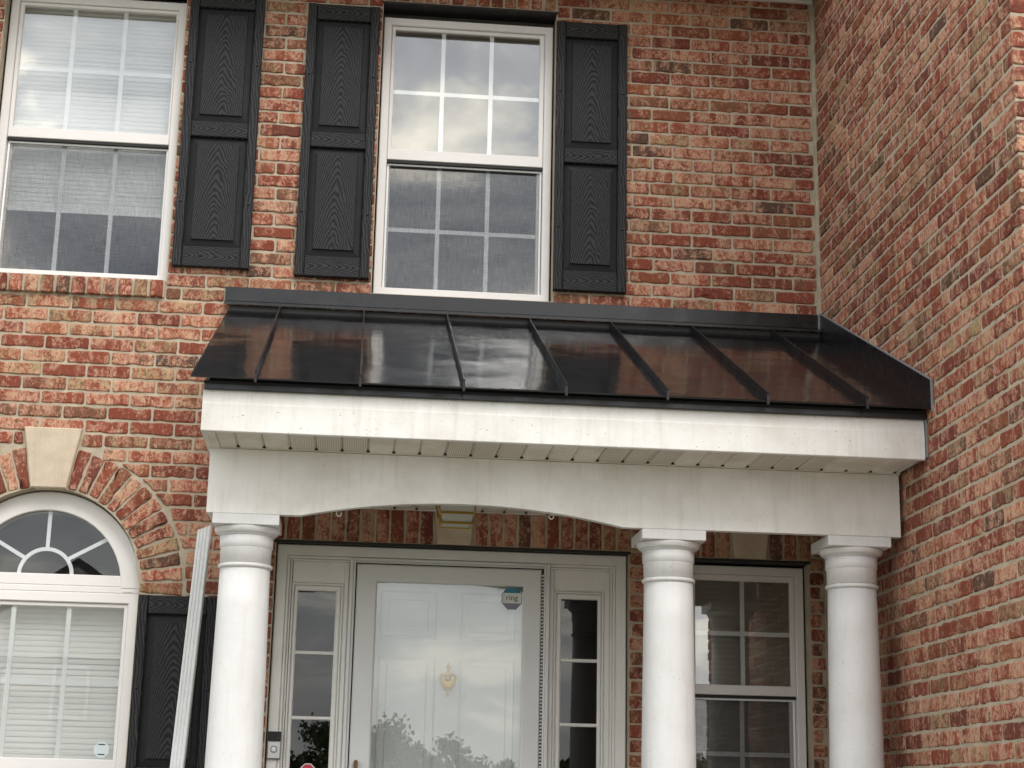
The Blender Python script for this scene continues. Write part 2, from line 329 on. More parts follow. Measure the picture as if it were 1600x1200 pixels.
# ------------------------------------------------------------------ the setting
MB().add([(-400,-400,-0.45),(400,-400,-0.45),(400,400,-0.45),(-400,400,-0.45)], [(0,1,2,3)]).build('lawn', 'grass', kind='structure')
MB().box(-2.6, 2.5, -11.5, -2.62, -0.446, -0.40).build('bounce_walk', 'concrete', kind='structure')  # unseen concrete, made wide and bright to bounce fill onto beam and soffit

# ------------------------------------------------------------------ the brick house
XC, YW, FACE, CORE = 2.679, -2.59, 0.0, 0.0060
GROUND, TOP = -0.45, 5.235
house = empty('brick_house', (0,0,GROUND), 'red tumbled brick house front with white windows and a projecting wing at right', 'house')
COURSE, BED0, LEN = 0.0688, 4.365, 0.2130
def snap(z): return BED0 + round((z-BED0)/COURSE)*COURSE
AX, AZ, AR, ARO = -1.105, 1.985, 0.458, 0.662          # arched window axis, springing line, ring radii
KEY = [(AX-0.084, 2.438), (AX+0.084, 2.438), (AX+0.137, 2.733), (AX-0.137, 2.733)]
U0, U1, W0, W1 = 0.387, 1.299, -1.535, -0.626          # upper openings
DOOR0, DOOR1, R0, R1 = -0.014, 1.694, 1.965, 2.590
DLT, RLT = 2.232, 2.214                                # lintel tops over door and porch window
SOL_D = snap(DLT+0.20); SOL_R = snap(RLT+0.20); ULT = 5.088
openings = [(U0, U1, 3.49, TOP), (W0, W1, 3.408, TOP), (DOOR0, DOOR1, GROUND, DLT), (R0, R1, 0.55, RLT),
            (DOOR0-0.105, DOOR1+0.085, DLT-0.006, SOL_D), (R0-0.075, R1+0.02, RLT-0.006, SOL_R)]
def arch_half(z, grow=0.0):
    """half width of the hole (arch ring and keystone included) at height z, or None"""
    h = None
    if 0.30 < z <= AZ-0.035: h = AR+0.004
    elif AZ-0.035 < z < AZ: h = ARO+0.008
    elif AZ <= z < AZ+ARO+0.008: h = math.sqrt((ARO+0.008)**2-(z-AZ)**2)
    if 2.438 < z < 2.738: k = 0.084+(z-2.438)/0.295*0.053+0.008; h = k if h is None else max(h, k)
    return h
def blocked(z0, z1):
    """intervals ((xa at z0, xa at z1), (xb at z0, xb at z1)) closed to bricks in this course"""
    res = []; zm = (z0+z1)/2
    for a, b, lo, hi in openings:
        if lo < zm < hi: res.append(((a,a),(b,b)))
    h = arch_half(zm)
    if h is not None:
        h0, h1 = arch_half(z0+0.006) or h, arch_half(z1-0.006) or h
        if abs(h0-h1) > 0.09: h0 = h1 = max(h0, h1) if zm < 2 else h
        res.append(((AX-h0, AX-h1),(AX+h0, AX+h1)))
    return sorted(res, key=lambda i: i[0][0]+i[0][1])

def brick_shape(q, mapf, rnd, depth=0.045, flip=False):
    """rough-edged brick from its four corners (s,t) counter-clockwise; returns verts, faces"""
    out_pts = []; n_long = 5
    cx = sum(p[0] for p in q)/4; cz = sum(p[1] for p in q)/4
    for i in range(4):
        a, b = Vector(q[i]), Vector(q[(i+1)%4]); L = (b-a).length; d = (b-a)/max(L, 1e-6); nrm = Vector((-d.y, d.x))
        c = min(rnd.uniform(0.003, 0.011), L*0.3); c2 = min(rnd.uniform(0.003, 0.011), L*0.3)
        k = max(1, int(L/0.030))
        for j in range(k+1):
            f = c + (L-c-c2)*j/k
            jit = (rnd.uniform(-0.0018, 0.0040)+(rnd.uniform(0.002, 0.006) if rnd.random() < 0.08 else 0)) if 0 < j < k else rnd.uniform(-0.0005, 0.002)
            out_pts.append(a + d*f + nrm*jit)
    n = len(out_pts); bv = rnd.uniform(0.0025, 0.005); h = rnd.uniform(-0.0015, 0.0022); cc = Vector((cx, cz))
    tilt = (rnd.uniform(-0.012, 0.012), rnd.uniform(-0.02, 0.02))
    def inset(p, dd):
        v = cc-p; return p + Vector((math.copysign(min(dd, abs(v.x)), v.x), math.copysign(min(dd, abs(v.y)), v.y)))
    def hh(p): return h + (p.x-cx)*tilt[0] + (p.y-cz)*tilt[1]
    vs = [mapf(p.x, p.y, -depth) for p in out_pts]
    vs += [mapf(p.x, p.y, hh(p)-bv) for p in out_pts]
    for dd in (bv*1.0, bv*2.3):
        for p in out_pts: i = inset(p, dd); vs.append(mapf(i.x, i.y, hh(i)))
    vs.append(mapf(cx, cz, h+rnd.uniform(-0.0005, 0.001)))
    fs = []
    for k in range(3):
        for i in range(n): j = (i+1) % n; fs.append((k*n+i, k*n+j, (k+1)*n+j, (k+1)*n+i))
    for i in range(n): fs.append((3*n+i, 3*n+(i+1)%n, 4*n))
    if flip: fs = [f[::-1] for f in fs]
    return vs, fs
def front_map(s, t, n): return (s, FACE-n, t)
def side_map(s, t, n): return (XC-n, -s, t)             # wing's side wall faces -x, s runs towards the camera
def wing_map(s, t, n): return (s, YW-n, t)
def lay(quads, wall, hidden, budget, seed):
    """bricks of one wall: the largest in view as objects, the rest as one joined part"""
    rnd = random.Random(seed); items = []
    for q, mp, fl in quads:
        pr = [project(mp(*p, 0)) for p in q]; c = mp(sum(p[0] for p in q)/4, sum(p[1] for p in q)/4, 0)
        area = 0
        for i in range(4): a, b = pr[i], pr[(i+1)%4]; area += a[0]*b[1]-b[0]*a[1]
        area = abs(area)/2; pc = project(c)
        vis = 4 < pc[0] < 1596 and 4 < pc[1] < 1196 and not hidden(c)
        items.append((area if vis else -1, q, mp, fl))
    items.sort(key=lambda i: -i[0]); rest = MB(); attr = []
    for k, (ar, q, mp, fl) in enumerate(items):
        vs, fs = brick_shape(q, mp, rnd, flip=fl)
        if k < budget and ar > 0: MB().add(vs, fs, True).build('brick', 'brick', wall)
        else: rest.add(vs, fs, True); attr += [rnd.random()]*len(fs)
    if rest.v: rest.build('bricks', 'brick', wall, kind='stuff', attr=attr)
def courses(s0, s1, z0, z1, mp, start, blockf=None, flip=False, ends=None, J=0.0046):
    res = []; k0 = math.floor((z0-BED0)/COURSE); k1 = math.ceil((z1-BED0)/COURSE)
    for k in range(k0, k1):
        a, b = BED0+k*COURSE, BED0+(k+1)*COURSE
        if a < z0-0.03 or b > z1+0.035: continue
        rr = random.Random(k*31+int(start*1000))
        s = start + (0 if k % 2 else LEN/2) + rr.uniform(-0.012, 0.012)
        s -= math.ceil((s-s0)/LEN)*LEN
        bl = blockf(a, b) if blockf else []
        segs = []; cur = (s0, s0)
        for (xa, xb) in bl:
            segs.append((cur, xa)); cur = (max(cur[0], xb[0]), max(cur[1], xb[1]))
        segs.append((cur, (s1, s1)))
        for lo, hi in segs:
            if min(hi[0]-lo[0], hi[1]-lo[1]) < 0.012: continue
            t = s
            while t < max(hi):
                p0, p1 = t, t+LEN; t = p1
                L0, L1 = max(p0, lo[0]), max(p0, lo[1]); H0, H1 = min(p1, hi[0]), min(p1, hi[1])
                if H0-L0 < 0.03 or H1-L1 < 0.03: continue
                jl = 0 if (ends and abs(L0-s0) < 1e-6) else J; jl0 = jl
                dz = [rr.uniform(-0.0012, 0.0012) for _ in range(4)]
                res.append(([(L0+jl, a+J+dz[0]), (H0-J, a+J+dz[1]), (H1-J, b-J+dz[2]), (L1+jl0, b-J+dz[3])], mp, flip))
    return res

# front wall: mortar backing with the openings left free
def core():
    g = MB(); xs = sorted({-3.0, XC, U0, U1, W0, W1, DOOR0, DOOR1, R0, R1, AX-AR, AX+AR} | {AX-AR+2*AR*i/28 for i in range(29)})
    holes = [(U0, U1, 3.49, ULT), (W0, W1, 3.49, ULT), (DOOR0, DOOR1, -0.02, DLT-0.008), (R0, R1, 0.55, RLT-0.008)]
    y0, y1 = CORE, 0.095
    for a, b in zip(xs, xs[1:]):
        xm = (a+b)/2; cuts = [(lo, hi, lo, hi) for (p, q, lo, hi) in holes if p < xm < q]
        if abs(xm-AX) < AR:
            f = lambda x: AZ+math.sqrt(max(AR*AR-(x-AX)**2, 0)); cuts.append((0.30, f(a), 0.30, f(b)))
        cuts.sort(); za = zb = GROUND
        for c in cuts + [(TOP+0.3,)*4]:
            if c[0] > za:
                g.prism([(a, za), (b, zb), (b, c[2]), (a, c[0])], y0, y1)
            if len(c) == 4: za, zb = c[1], c[3]
    return g
front = core().build('front_wall', 'mortar', house, origin=(0,0.05,GROUND))
def hid_front(c):
    x, y, z = c
    if x > -0.31 and 2.37 < z < 3.39: return True
    if x > -0.30 and 2.10 < z < 2.40 and (x < 0.15 or x > 1.45): return True
    for a, b, lo, hi in ((-0.60,-0.223,3.56,5.06), (0,0.371,3.54,5.04), (1.298,1.669,3.54,5.03), (-0.638,-0.27,0,1.945)):
        if a+0.02 < x < b-0.02 and lo < z < hi: return True
    return False
quads = courses(-3.0, XC-0.012, GROUND, TOP, front_map, 0.42, blocked)
# arch ring, soldier courses over the openings
def soldier(x0, x1, z0, z1, keyx=None, kw=(0.085, 0.10), pitch=0.0685):
    res = []; n = max(1, round((x1-x0)/pitch)); p = (x1-x0)/n; rr = random.Random(int(x0*100)+5)
    for i in range(n):
        a, b = x0+i*p, x0+(i+1)*p; q = [(a+0.005, z0), (b-0.005, z0), (b-0.005, z1-0.005), (a+0.005, z1-0.005)]
        res.append((q, front_map, False))
    return res
for side in (-1, 1):
    a0 = math.radians(10.5); a1 = math.radians(93.8); n = 13
    for i in range(n):
        t0 = a0+(a1-a0)*i/n; t1 = a0+(a1-a0)*(i+1)/n; g = 0.0045
        p = lambda r, t, d: (AX+side*(r*math.sin(t)+d*math.cos(t)), AZ+r*math.cos(t)-d*math.sin(t))
        rin, rout = AR+0.004+0.004*((i*7) % 3), ARO-0.004*((i*5) % 3)
        q = [p(rin, t0, g), p(rin, t1, -g), p(rout, t1, -g), p(rout, t0, g)]
        quads.append((q if side < 0 else [q[1], q[0], q[3], q[2]], front_map, False))
KD = (0.838-0.082, 0.838+0.082); KR = (2.297-0.079, 2.297+0.079)
quads += soldier(DOOR0-0.10, KD[0]-0.016, DLT+0.004, SOL_D) + soldier(KD[1]+0.016, DOOR1+0.08, DLT+0.004, SOL_D)
quads += soldier(R0-0.07, KR[0]-0.016, RLT+0.004, SOL_R) + soldier(KR[1]+0.016, R1+0.015, RLT+0.004, SOL_R)
quads += soldier(U0+0.002, U1-0.002, ULT+0.006, TOP) + soldier(W0+0.002, W1-0.002, ULT+0.006, TOP)
quads = [(q if sum(q[i][0]*q[(i+1)%4][1]-q[(i+1)%4][0]*q[i][1] for i in range(4)) > 0 else q[::-1], mp, fl) for q, mp, fl in quads]
lay(quads, front, hid_front, 300, 11)
MB().box(XC-0.013, XC+0.003, -0.0125, 0.02, GROUND, TOP).build('corner_joint', 'mortar', house)

# wing: side wall and the front face beyond its corner
wing = MB().box(XC+0.0044, 4.6, YW+0.0044, 0.095, GROUND, 5.9).build('wing_wall', 'mortar', house)
def hid_side(c):
    x, y, z = c
    if y > -1.56 and 2.35 < z < 3.5 and z < 2.78+(y+1.53)*0.476: return True
    if y > -1.12 and z < 2.44: return y > -0.55
    return False
def corner_block(first):
    return None
sq = []
S_END = -YW
for q, mp, fl in courses(0.012, S_END, GROUND, 5.86, side_map, S_END, None, True, J=0.0049): sq.append((q, mp, fl))
# bricks at the outer corner run to the arris
fix = []
for q, mp, fl in sq:
    if abs(q[1][0]-S_END) < 0.02: q = [q[0], (S_END, q[1][1]), (S_END, q[2][1]), q[3]]
    fix.append((q, mp, fl))
fq = []
for q, mp, fl in courses(XC, 4.6, GROUND, 5.86, wing_map, XC+LEN/2, None, False, ends=True): fq.append((q, mp, fl))
lay(fix + fq, wing, hid_side, 300, 23)

# lintels, keystones, sills
for a, b, z in ((U0-0.008, U1+0.008, ULT), (W0-0.008, W1+0.008, ULT), (DOOR0-0.008, DOOR1+0.008, DLT), (R0-0.008, R1+0.008, RLT)):
    MB().bbox(a, b, -0.002, 0.125, z-0.012, z, 0.002).build('lintel', 'lintel', house)
def keystone(pts, y0, lab):
    b = 0.006; cx = sum(p[0] for p in pts)/4; cz = sum(p[1] for p in pts)/4; g = MB()
    ins = [(p[0]+(b if p[0] < cx else -b), p[1]+(b if p[1] < cz else -b)) for p in pts]
    vs = [(p[0], 0.05, p[1]) for p in pts] + [(p[0], y0+b, p[1]) for p in pts] + [(p[0], y0, p[1]) for p in ins]
    fs = [(8,9,10,11)]
    for k in (0, 4):
        for i in range(4): j = (i+1) % 4; fs.append((k+i, k+j, k+4+j, k+4+i))
    g.add(vs, fs).build('keystone', 'stone', house, label=lab)
keystone(KEY, -0.016, 'tan stone keystone over the arched window')
keystone([(KD[0], DLT+0.003), (KD[1], DLT+0.003), (KD[1]+0.021, SOL_D+0.02), (KD[0]-0.021, SOL_D+0.02)], -0.016, 'tan stone keystone over the front door')
keystone([(KR[0], RLT+0.003), (KR[1], RLT+0.003), (KR[1]+0.024, SOL_R+0.02), (KR[0]-0.024, SOL_R+0.02)], -0.016, 'tan stone keystone over the porch window')
sill = MB().box(W0, W1-0.004, -0.010, 0.10, 3.414, 3.500).build('window_sill', 'mortar', house)
rs = random.Random(3); nS = 12; p = (W1-0.006-W0)/nS
for i in range(nS):
    q = [(W0+i*p+0.006, 3.408), (W0+(i+1)*p-0.006, 3.408), (W0+(i+1)*p-0.006, 3.498), (W0+i*p+0.006, 3.498)]
    vs, fs = brick_shape(q, lambda s, t, n: (s, -0.024-n+(t-3.408)*0.06, t), rs, 0.05)
    MB().add(vs, fs, True).build('brick', 'brick', sill)

# main roof eave above the frame, and the walls and rooms behind the front
eave = MB().box(-3.2, XC-0.004, -0.42, 0.30, TOP+0.004, TOP+0.016).build('eave_soffit', 'soffit', house)
MB().box(-3.2, XC-0.004, -0.018, 0.0, TOP-0.012, TOP+0.003).build('frieze_trim', 'trim', house)
MB().box(-3.2, XC-0.004, -0.44, -0.421, TOP-0.03, TOP+0.19).build('eave_fascia', 'trim', house)
MB().add([(-3.2,-0.50,TOP+0.19),(XC-0.004,-0.50,TOP+0.19),(XC-0.004,4.2,TOP+2.4),(-3.2,4.2,TOP+2.4),(-3.2,-0.50,TOP+0.22),(XC-0.004,-0.50,TOP+0.22),(XC-0.004,4.2,TOP+2.43),(-3.2,4.2,TOP+2.43)],
         [(0,3,2,1),(4,5,6,7),(0,1,5,4),(1,2,6,5),(2,3,7,6),(3,0,4,7)]).build('main_roof', 'shingle', house)
MB().add([(XC-0.3,YW-0.4,5.905),(4.9,YW-0.4,5.905),(4.9,4.2,5.905),(XC-0.3,4.2,5.905),(XC-0.3,YW-0.4,6.05),(4.9,YW-0.4,6.05),(4.9,4.2,7.5),(XC-0.3,4.2,7.5)],
         [(0,3,2,1),(4,5,6,7),(0,1,5,4),(1,2,6,5),(2,3,7,6),(3,0,4,7)]).build('wing_roof', 'shingle', house)
for nm, bx in (('back_wall', (-3.0, XC, 4.0, 4.1, GROUND, TOP+2.3)), ('end_wall', (-3.0, -2.9, 0.096, 4.0, GROUND, TOP+0.2)), ('partition_wall', (XC+0.01, XC+0.1, 0.096, 4.0, GROUND, TOP+0.2)),
               ('partition_wall', (-0.42, -0.32, 0.14, 4.0, GROUND, TOP)), ('partition_wall', (1.76, 1.84, 0.14, 4.0, GROUND, 2.7))):
    MB().box(*bx).build(nm, 'room', house)
MB().box(-2.9, XC, 0.096, 4.0, 2.62, 2.9).build('upper_floor', 'carpet', house)
MB().box(-2.9, XC, 0.096, 4.0, -0.30, -0.02).build('lower_floor', 'carpet', house)
MB().box(-2.9, XC, 0.30, 4.0, TOP+0.03, TOP+0.06).build('room_ceiling', 'room', house)

# ------------------------------------------------------------------ windows
def muntins(win, xs, zs, x0, x1, z0, z1, y, wd=0.0215):
    for x in xs: MB().box(x-wd/2, x+wd/2, y-0.0035, y+0.0035, z0, z1).build('muntin', 'grille', win)
    for z in zs: MB().box(x0, x1, y-0.0025, y+0.0025, z-wd/2, z+wd/2).build('muntin', 'grille', win)
def double_hung(label, x0, x1, z0, z1, gx0, gx1, gu0, gu1, gl0, gl1, cols, hu, hl, y=0.08, screened=True):
    w_ = empty('window', ((x0+x1)/2, y, z0), label, parent=house)
    MB().ring(x0, x1, z0, z1, 0.042, y, y+0.075, 0.004).build('frame', 'vinyl', w_)
    sx0, sx1 = x0+0.043, x1-0.043
    MB().ring(sx0, sx1, gl1+0.018, z1-0.043, (gx0-sx0, sx1-gx1, gu0-gl1-0.018, z1-0.043-gu1), y+0.014, y+0.044, 0.003).build('upper_sash', 'vinyl', w_)
    MB().ring(sx0, sx1, z0+0.012, gl1+0.045, (gx0-sx0+0.002, sx1-gx1+0.002, gl0-z0-0.012, 0.043), y+0.046, y+0.070, 0.003).build('lower_sash', 'vinyl', w_)
    cx = [gx0+(gx1-gx0)*i/cols for i in range(1, cols)]
    for g0, g1, yy, h in ((gu0, gu1, y+0.026, hu), (gl0, gl1, y+0.058, hl)):
        MB().box(gx0-0.004, gx1+0.004, yy, yy+0.003, g0-0.004, g1+0.004).build('pane', 'glass', w_)
        muntins(w_, cx, [h], gx0-0.003, gx1+0.003, g0-0.003, g1+0.003, yy+0.0068)
    MB().box(x0+0.04, x1-0.04, y+0.0195, y+0.0455, gl1+0.004, gl1+0.0175).build('sash_gap', 'gap', w_)
    if screened:
        MB().box(sx0+0.004, sx1-0.004, y+0.0405, y+0.0415, z0+0.014, gl1+0.003).build('insect_screen', 'screen', w_)
        MB().ring(sx0+0.002, sx1-0.002, z0+0.011, gl1+0.0035, 0.010, y+0.036, y+0.0402, 0.001).build('screen_frame', 'grille', w_)
    return w_
double_hung('white double-hung window above the porch roof', 0.395, 1.290, 3.505, 5.037, 0.457, 1.222, 4.303, 4.974, 3.540, 4.226, 3, 4.628, 3.878)
double_hung('white double-hung window at the upper left with white blind', -1.526, -0.632, 3.508, 5.044, -1.462, -0.686, 4.310, 4.984, 3.552, 4.236, 3, 4.640, 3.888)
double_hung('white window on the porch beside the door', 1.975, 2.581, 0.58, 2.192, 2.040, 2.516, 1.611, 2.120, 0.66, 1.545, 2, 1.862, 1.283)
# the arched window: a rectangular double-hung below a half-round fanlight
aw = empty('arched_window', (AX, 0.08, 0.30), 'white arched window with sunburst fanlight', parent=house)
ax0, ax1 = AX-0.453, AX+0.453; gx0, gx1 = AX-0.385, AX+0.385
MB().ring(ax0, ax1, 0.31, 1.958, 0.048, 0.08, 0.155, 0.004).build('frame', 'vinyl', aw)
MB().ring(ax0+0.049, ax1-0.049, 1.12, 1.909, (0.018, 0.018, 0.066, 0.019), 0.094, 0.124, 0.003).build('upper_sash', 'vinyl', aw)
MB().ring(ax0+0.049, ax1-0.049, 0.36, 1.165, (0.02, 0.02, 0.05, 0.045), 0.127, 0.150, 0.003).build('lower_sash', 'vinyl', aw)
for g0, g1, yy, h in ((1.186, 1.889, 0.106, 1.538), (0.41, 1.12, 0.138, 0.76)):
    MB().box(gx0-0.004, gx1+0.004, yy, yy+0.003, g0-0.004, g1+0.004).build('pane', 'glass', aw)
    muntins(aw, [AX-0.1285, AX+0.1285], [h], gx0-0.003, gx1+0.003, g0-0.003, g1+0.003, yy+0.0068, 0.022)
def arc(cx, cz, r, a0, a1, n): return [(cx+r*math.cos(a0+(a1-a0)*i/n), cz+r*math.sin(a0+(a1-a0)*i/n)) for i in range(n+1)]
def half_ring(ri, ro, zb, y0, y1, b=0.004, n=36):           # half-round frame standing on a straight bottom at zb
    g = MB(); prof = [(ro, y1), (ro, y0+b), (ro-b, y0), (ri+b, y0), (ri, y0+b), (ri, y1)]; vs = []; fs = []
    for i in range(n+1):
        a = PI*i/n
        for r, y in prof: vs.append((AX+r*math.cos(a), y, max(AZ+r*math.sin(a), zb)))
    for i in range(n):
        for k in range(6): kk = (k+1) % 6; fs.append((i*6+k, i*6+kk, (i+1)*6+kk, (i+1)*6+k))
    g.add(vs, fs); return g
half_ring(0.362, 0.453, 1.985, 0.08, 0.155).build('fanlight_frame', 'vinyl', aw)
MB().bbox(ax0, ax1, 0.083, 0.15, 1.959, 1.988, 0.003).bbox(ax0+0.05, ax1-0.05, 0.087, 0.15, 1.989, 2.043, 0.004).build('fanlight_rail', 'vinyl', aw)
MB().bbox(AX+0.375, AX+0.420, 0.0785, 0.0835, 1.966, 1.971, 0.001).build('weep_cover', 'casing', aw)
MB().prism(arc(AX, AZ, 0.366, math.asin(0.055/0.366), PI-math.asin(0.055/0.366), 40), 0.106, 0.109).build('pane', 'fan_glass', aw)
g = MB(); pts = []
for i in range(25):
    a = PI*i/24; pts.append((AX+0.133*math.cos(a), 2.040+0.133*math.sin(a)))
inner = [(AX+(p_[0]-AX)*0.865, 2.040+(p_[1]-2.040)*0.865) for p_ in pts]
for i in range(24): g.add([(pts[i][0],0.113,pts[i][1]),(pts[i+1][0],0.113,pts[i+1][1]),(inner[i+1][0],0.113,inner[i+1][1]),(inner[i][0],0.113,inner[i][1]),
                           (pts[i][0],0.120,pts[i][1]),(pts[i+1][0],0.120,pts[i+1][1]),(inner[i+1][0],0.120,inner[i+1][1]),(inner[i][0],0.120,inner[i][1])],
                          [(0,1,2,3),(7,6,5,4),(0,4,5,1),(3,2,6,7)])
g.build('muntin', 'grille', aw)
for deg in (38, 90, 142):
    a = math.radians(deg); dx, dz = math.cos(a), math.sin(a); h = 0.009
    p0 = (AX+0.125*dx, 2.040+0.125*dz); p1 = (AX+0.365*dx, 2.000+0.365*dz)
    MB().prism([(p0[0]+dz*h, p0[1]-dx*h), (p1[0]+dz*h, p1[1]-dx*h), (p1[0]-dz*h, p1[1]+dx*h), (p0[0]-dz*h, p0[1]+dx*h)], 0.1135, 0.1195).build('muntin', 'grille', aw)

# blinds hang inside the windows
def blind(label, x0, x1, z0, z1, y, pitch=0.029, tilt=74, m_='slat'):
    o = empty('window_blind', ((x0+x1)/2, y, z1), label, 'blind', 'blinds behind the window glass')
    MB().box(x0, x1, y-0.02, y+0.02, z1-0.035, z1).build('headrail', 'slat', o)
    n = int((z1-0.04-z0)/pitch); a = math.radians(tilt); hw = 0.0185
    sh = None; rb = random.Random(int(z0*100))
    for i in range(n):
        z = z1-0.045-(i+0.5)*pitch; dy, dz = math.cos(a)*hw, math.sin(a)*hw
        if sh is None:
            gg = MB(); pr = [(-dy, -dz), (-dy*0.35-0.0022, -dz*0.3+0.001), (dy*0.35-0.0022, dz*0.35+0.001), (dy, dz)]
            vs = [(xx, y+p_[0], z+p_[1]) for xx in (x0+0.004, x1-0.004) for p_ in pr] + [(xx, y+p_[0]+0.0012, z+p_[1]+0.0006) for xx in (x0+0.004, x1-0.004) for p_ in pr]
            fs = [(i_, i_+1, i_+5, i_+4) for i_ in range(3)] + [(8+i_+4, 8+i_+5, 8+i_+1, 8+i_) for i_ in range(3)] + [(0,4,12,8),(3,11,15,7)]
            gg.add(vs, fs); s0 = gg.build('slat', m_, o); sh = s0.data; zz0 = z
        else:
            s = bpy.data.objects.new('slat', sh); link(s, o, WORLD[s0.name] + Vector((0, 0, z-zz0)))
            s.rotation_euler.x = rb.uniform(-0.06, 0.06)
    MB().box(x0, x1, y-0.014, y+0.014, z0-0.028, z0-0.006).build('bottom_rail', 'slat', o)
    return o
blind('white slatted blind half lowered behind the upper left window', -1.50, -0.66, 3.93, 5.03, 0.20, 0.0245, 78)
blind('white slatted blind closed behind the arched window', -1.53, -0.68, 0.42, 1.945, 0.20, 0.0265, 77)
blind('closed slatted blind behind the window on the porch', 2.0, 2.56, 0.66, 2.17, 0.20, 0.0265, 77, 'slat_shaded')

# ------------------------------------------------------------------ front door with sidelights
de = empty('door_surround', (0.84, 0.05, 0), 'white molded casing around the door and its sidelights', parent=house)
DT = 2.217
def portal(x0, x1, zt, wd, y0, y1, name, mt_, zb=0.0, b=0.004):   # three-sided mitred casing
    P_ = [(x0, zb), (x0+wd, zb), (x0+wd, zt-wd), (x1-wd, zt-wd), (x1-wd, zb), (x1, zb), (x1, zt), (x0, zt)]
    g_ = MB(); outl = [(x0, zb), (x0, zt), (x1, zt), (x1, zb)]; inn = [(x0+wd, zb), (x0+wd, zt-wd), (x1-wd, zt-wd), (x1-wd, zb)]
    ob = [(x0+b, zb), (x0+b, zt-b), (x1-b, zt-b), (x1-b, zb)]; ib = [(x0+wd-b, zb), (x0+wd-b, zt-wd+b), (x1-wd+b, zt-wd+b), (x1-wd+b, zb)]
    rings = [[(p_[0], y1, p_[1]) for p_ in outl], [(p_[0], y0+b, p_[1]) for p_ in outl], [(p_[0], y0, p_[1]) for p_ in ob], [(p_[0], y0, p_[1]) for p_ in ib], [(p_[0], y0+b, p_[1]) for p_ in inn], [(p_[0], y1, p_[1]) for p_ in inn]]
    vs = [v for r in rings for v in r]; fs = []
    for k in range(6):
        a_, c_ = k*4, ((k+1) % 6)*4
        for i in range(3): fs.append((a_+i, c_+i, c_+i+1, a_+i+1))
    fs.append((0, 4, 8, 12, 16, 20)); fs.append((23, 19, 15, 11, 7, 3))
    g_.add(vs, fs); return g_.build(name, mt_, de)
portal(-0.008, 1.688, DT, 0.050, 0.040, 0.12, 'casing', 'casing')
portal(0.043, 1.637, DT-0.051, 0.013, 0.046, 0.12, 'casing_bead', 'casing')
portal(0.057, 1.623, DT-0.065, 0.010, 0.056, 0.12, 'casing_cove', 'casing')
def sidelight(x0, x1, g0, g1, lab):
    s = empty('sidelight', ((x0+x1)/2, 0.08, 0), lab, parent=house)
    zt, zg = 2.037, 2.000
    MB().box(x0, x1, 0.071, 0.12, zt+0.002, DT-0.076).build('head_panel', 'casing', s)
    MB().ring(x0, x1, 0.45, zt, (0.010,)*4, 0.058, 0.12, 0.004).build('sash_molding', 'casing', s)
    MB().ring(x0+0.011, x1-0.011, 0.461, zt-0.011, (g0-x0-0.011, x1-g1-0.011, 0.03, zt-0.011-zg), 0.066, 0.12, 0.006).build('sash', 'casing', s)
    MB().box(x0, x1, 0.071, 0.12, 0.0, 0.448).build('base_panel', 'casing', s)
    zz = [0.50, 0.79, 1.096, 1.399, 1.705, zg]
    for a, b in zip(zz, zz[1:]): MB().box(g0-0.004, g1+0.004, 0.086, 0.089, a-0.002, b+0.002 if b == zg else b-0.0025).build('pane', 'side_glass', s)
    for z in zz[1:-1]: MB().bbox(g0-0.001, g1+0.001, 0.070, 0.096, z-0.008, z+0.008, 0.005).build('muntin', 'casing', s)
    return s
sidelight(0.070, 0.316, 0.100, 0.281, 'narrow sidelight left of the front door')
sidelight(1.338, 1.582, 1.374, 1.553, 'narrow sidelight right of the front door')
for a, b in ((0.317, 0.342), (1.312, 1.337)): MB().bbox(a, b, 0.062, 0.14, 0.0, DT-0.076, 0.006).build('mullion_post', 'casing', de)
MB().bbox(1.583, 1.6125, 0.062, 0.12, 0.0, DT-0.076, 0.006).build('flute', 'casing', de)
sd_ = empty('storm_door', (0.83, 0.05, 0.02), 'white full-view storm door with glass in front of the panelled door', parent=house)
g = MB(); JX0, JX1, JZ = 0.343, 1.311, 2.163
for x0, x1, y0 in ((JX0, JX0+0.016, 0.034), (JX0+0.0165, JX0+0.028, 0.042), (JX1-0.016, JX1, 0.034), (JX1-0.026, JX1-0.0165, 0.042)):
    MB().bbox(x0, x1, y0, 0.13, 0.0, JZ, 0.002).build('jamb', 'door', sd_)
MB().bbox(JX0+0.0285, JX1-0.0265, 0.036, 0.13, JZ-0.012, JZ, 0.002).build('head_jamb', 'door', sd_)
MB().box(JX0+0.0285, JX1-0.0265, 0.060, 0.128, JZ-0.026, JZ-0.0125).build('head_gap', 'gap', sd_)
LX0, LX1, LT = 0.377, 1.272, 2.135
MB().ring(LX0, LX1, 0.03, LT, (0.098, 0.086, 0.15, 0.082), 0.044, 0.082, 0.006).build('leaf_frame', 'door', sd_)
MB().ring(LX0+0.094, LX1-0.082, 0.175, LT-0.078, 0.006, 0.0505, 0.064, 0.002).build('glazing_bead', 'door', sd_)
MB().box(LX0+0.099, LX1-0.087, 0.060, 0.064, 0.181, LT-0.083).build('storm_glass', 'door_glass', sd_)
MB().box(LX1+0.0015, LX1+0.0115, 0.050, 0.082, 0.03, LT).build('hinge', 'gap', sd_)
g = MB(); z = 0.04
while z < LT-0.02: g.box(LX1+0.002, LX1+0.011, 0.0455, 0.0495, z, z+0.008); z += 0.0165
g.build('hinge_knuckles', 'door', sd_, kind='stuff')
g = MB(); n = 14
prof = [(0.409+0.010*math.cos(PI*i/n), 1.200+0.010*math.sin(PI*i/n)) for i in range(n+1)] + [(0.399, 1.02), (0.419, 1.02)]
g.prism(prof, 0.018, 0.043).build('handle', 'bronze', sd_)
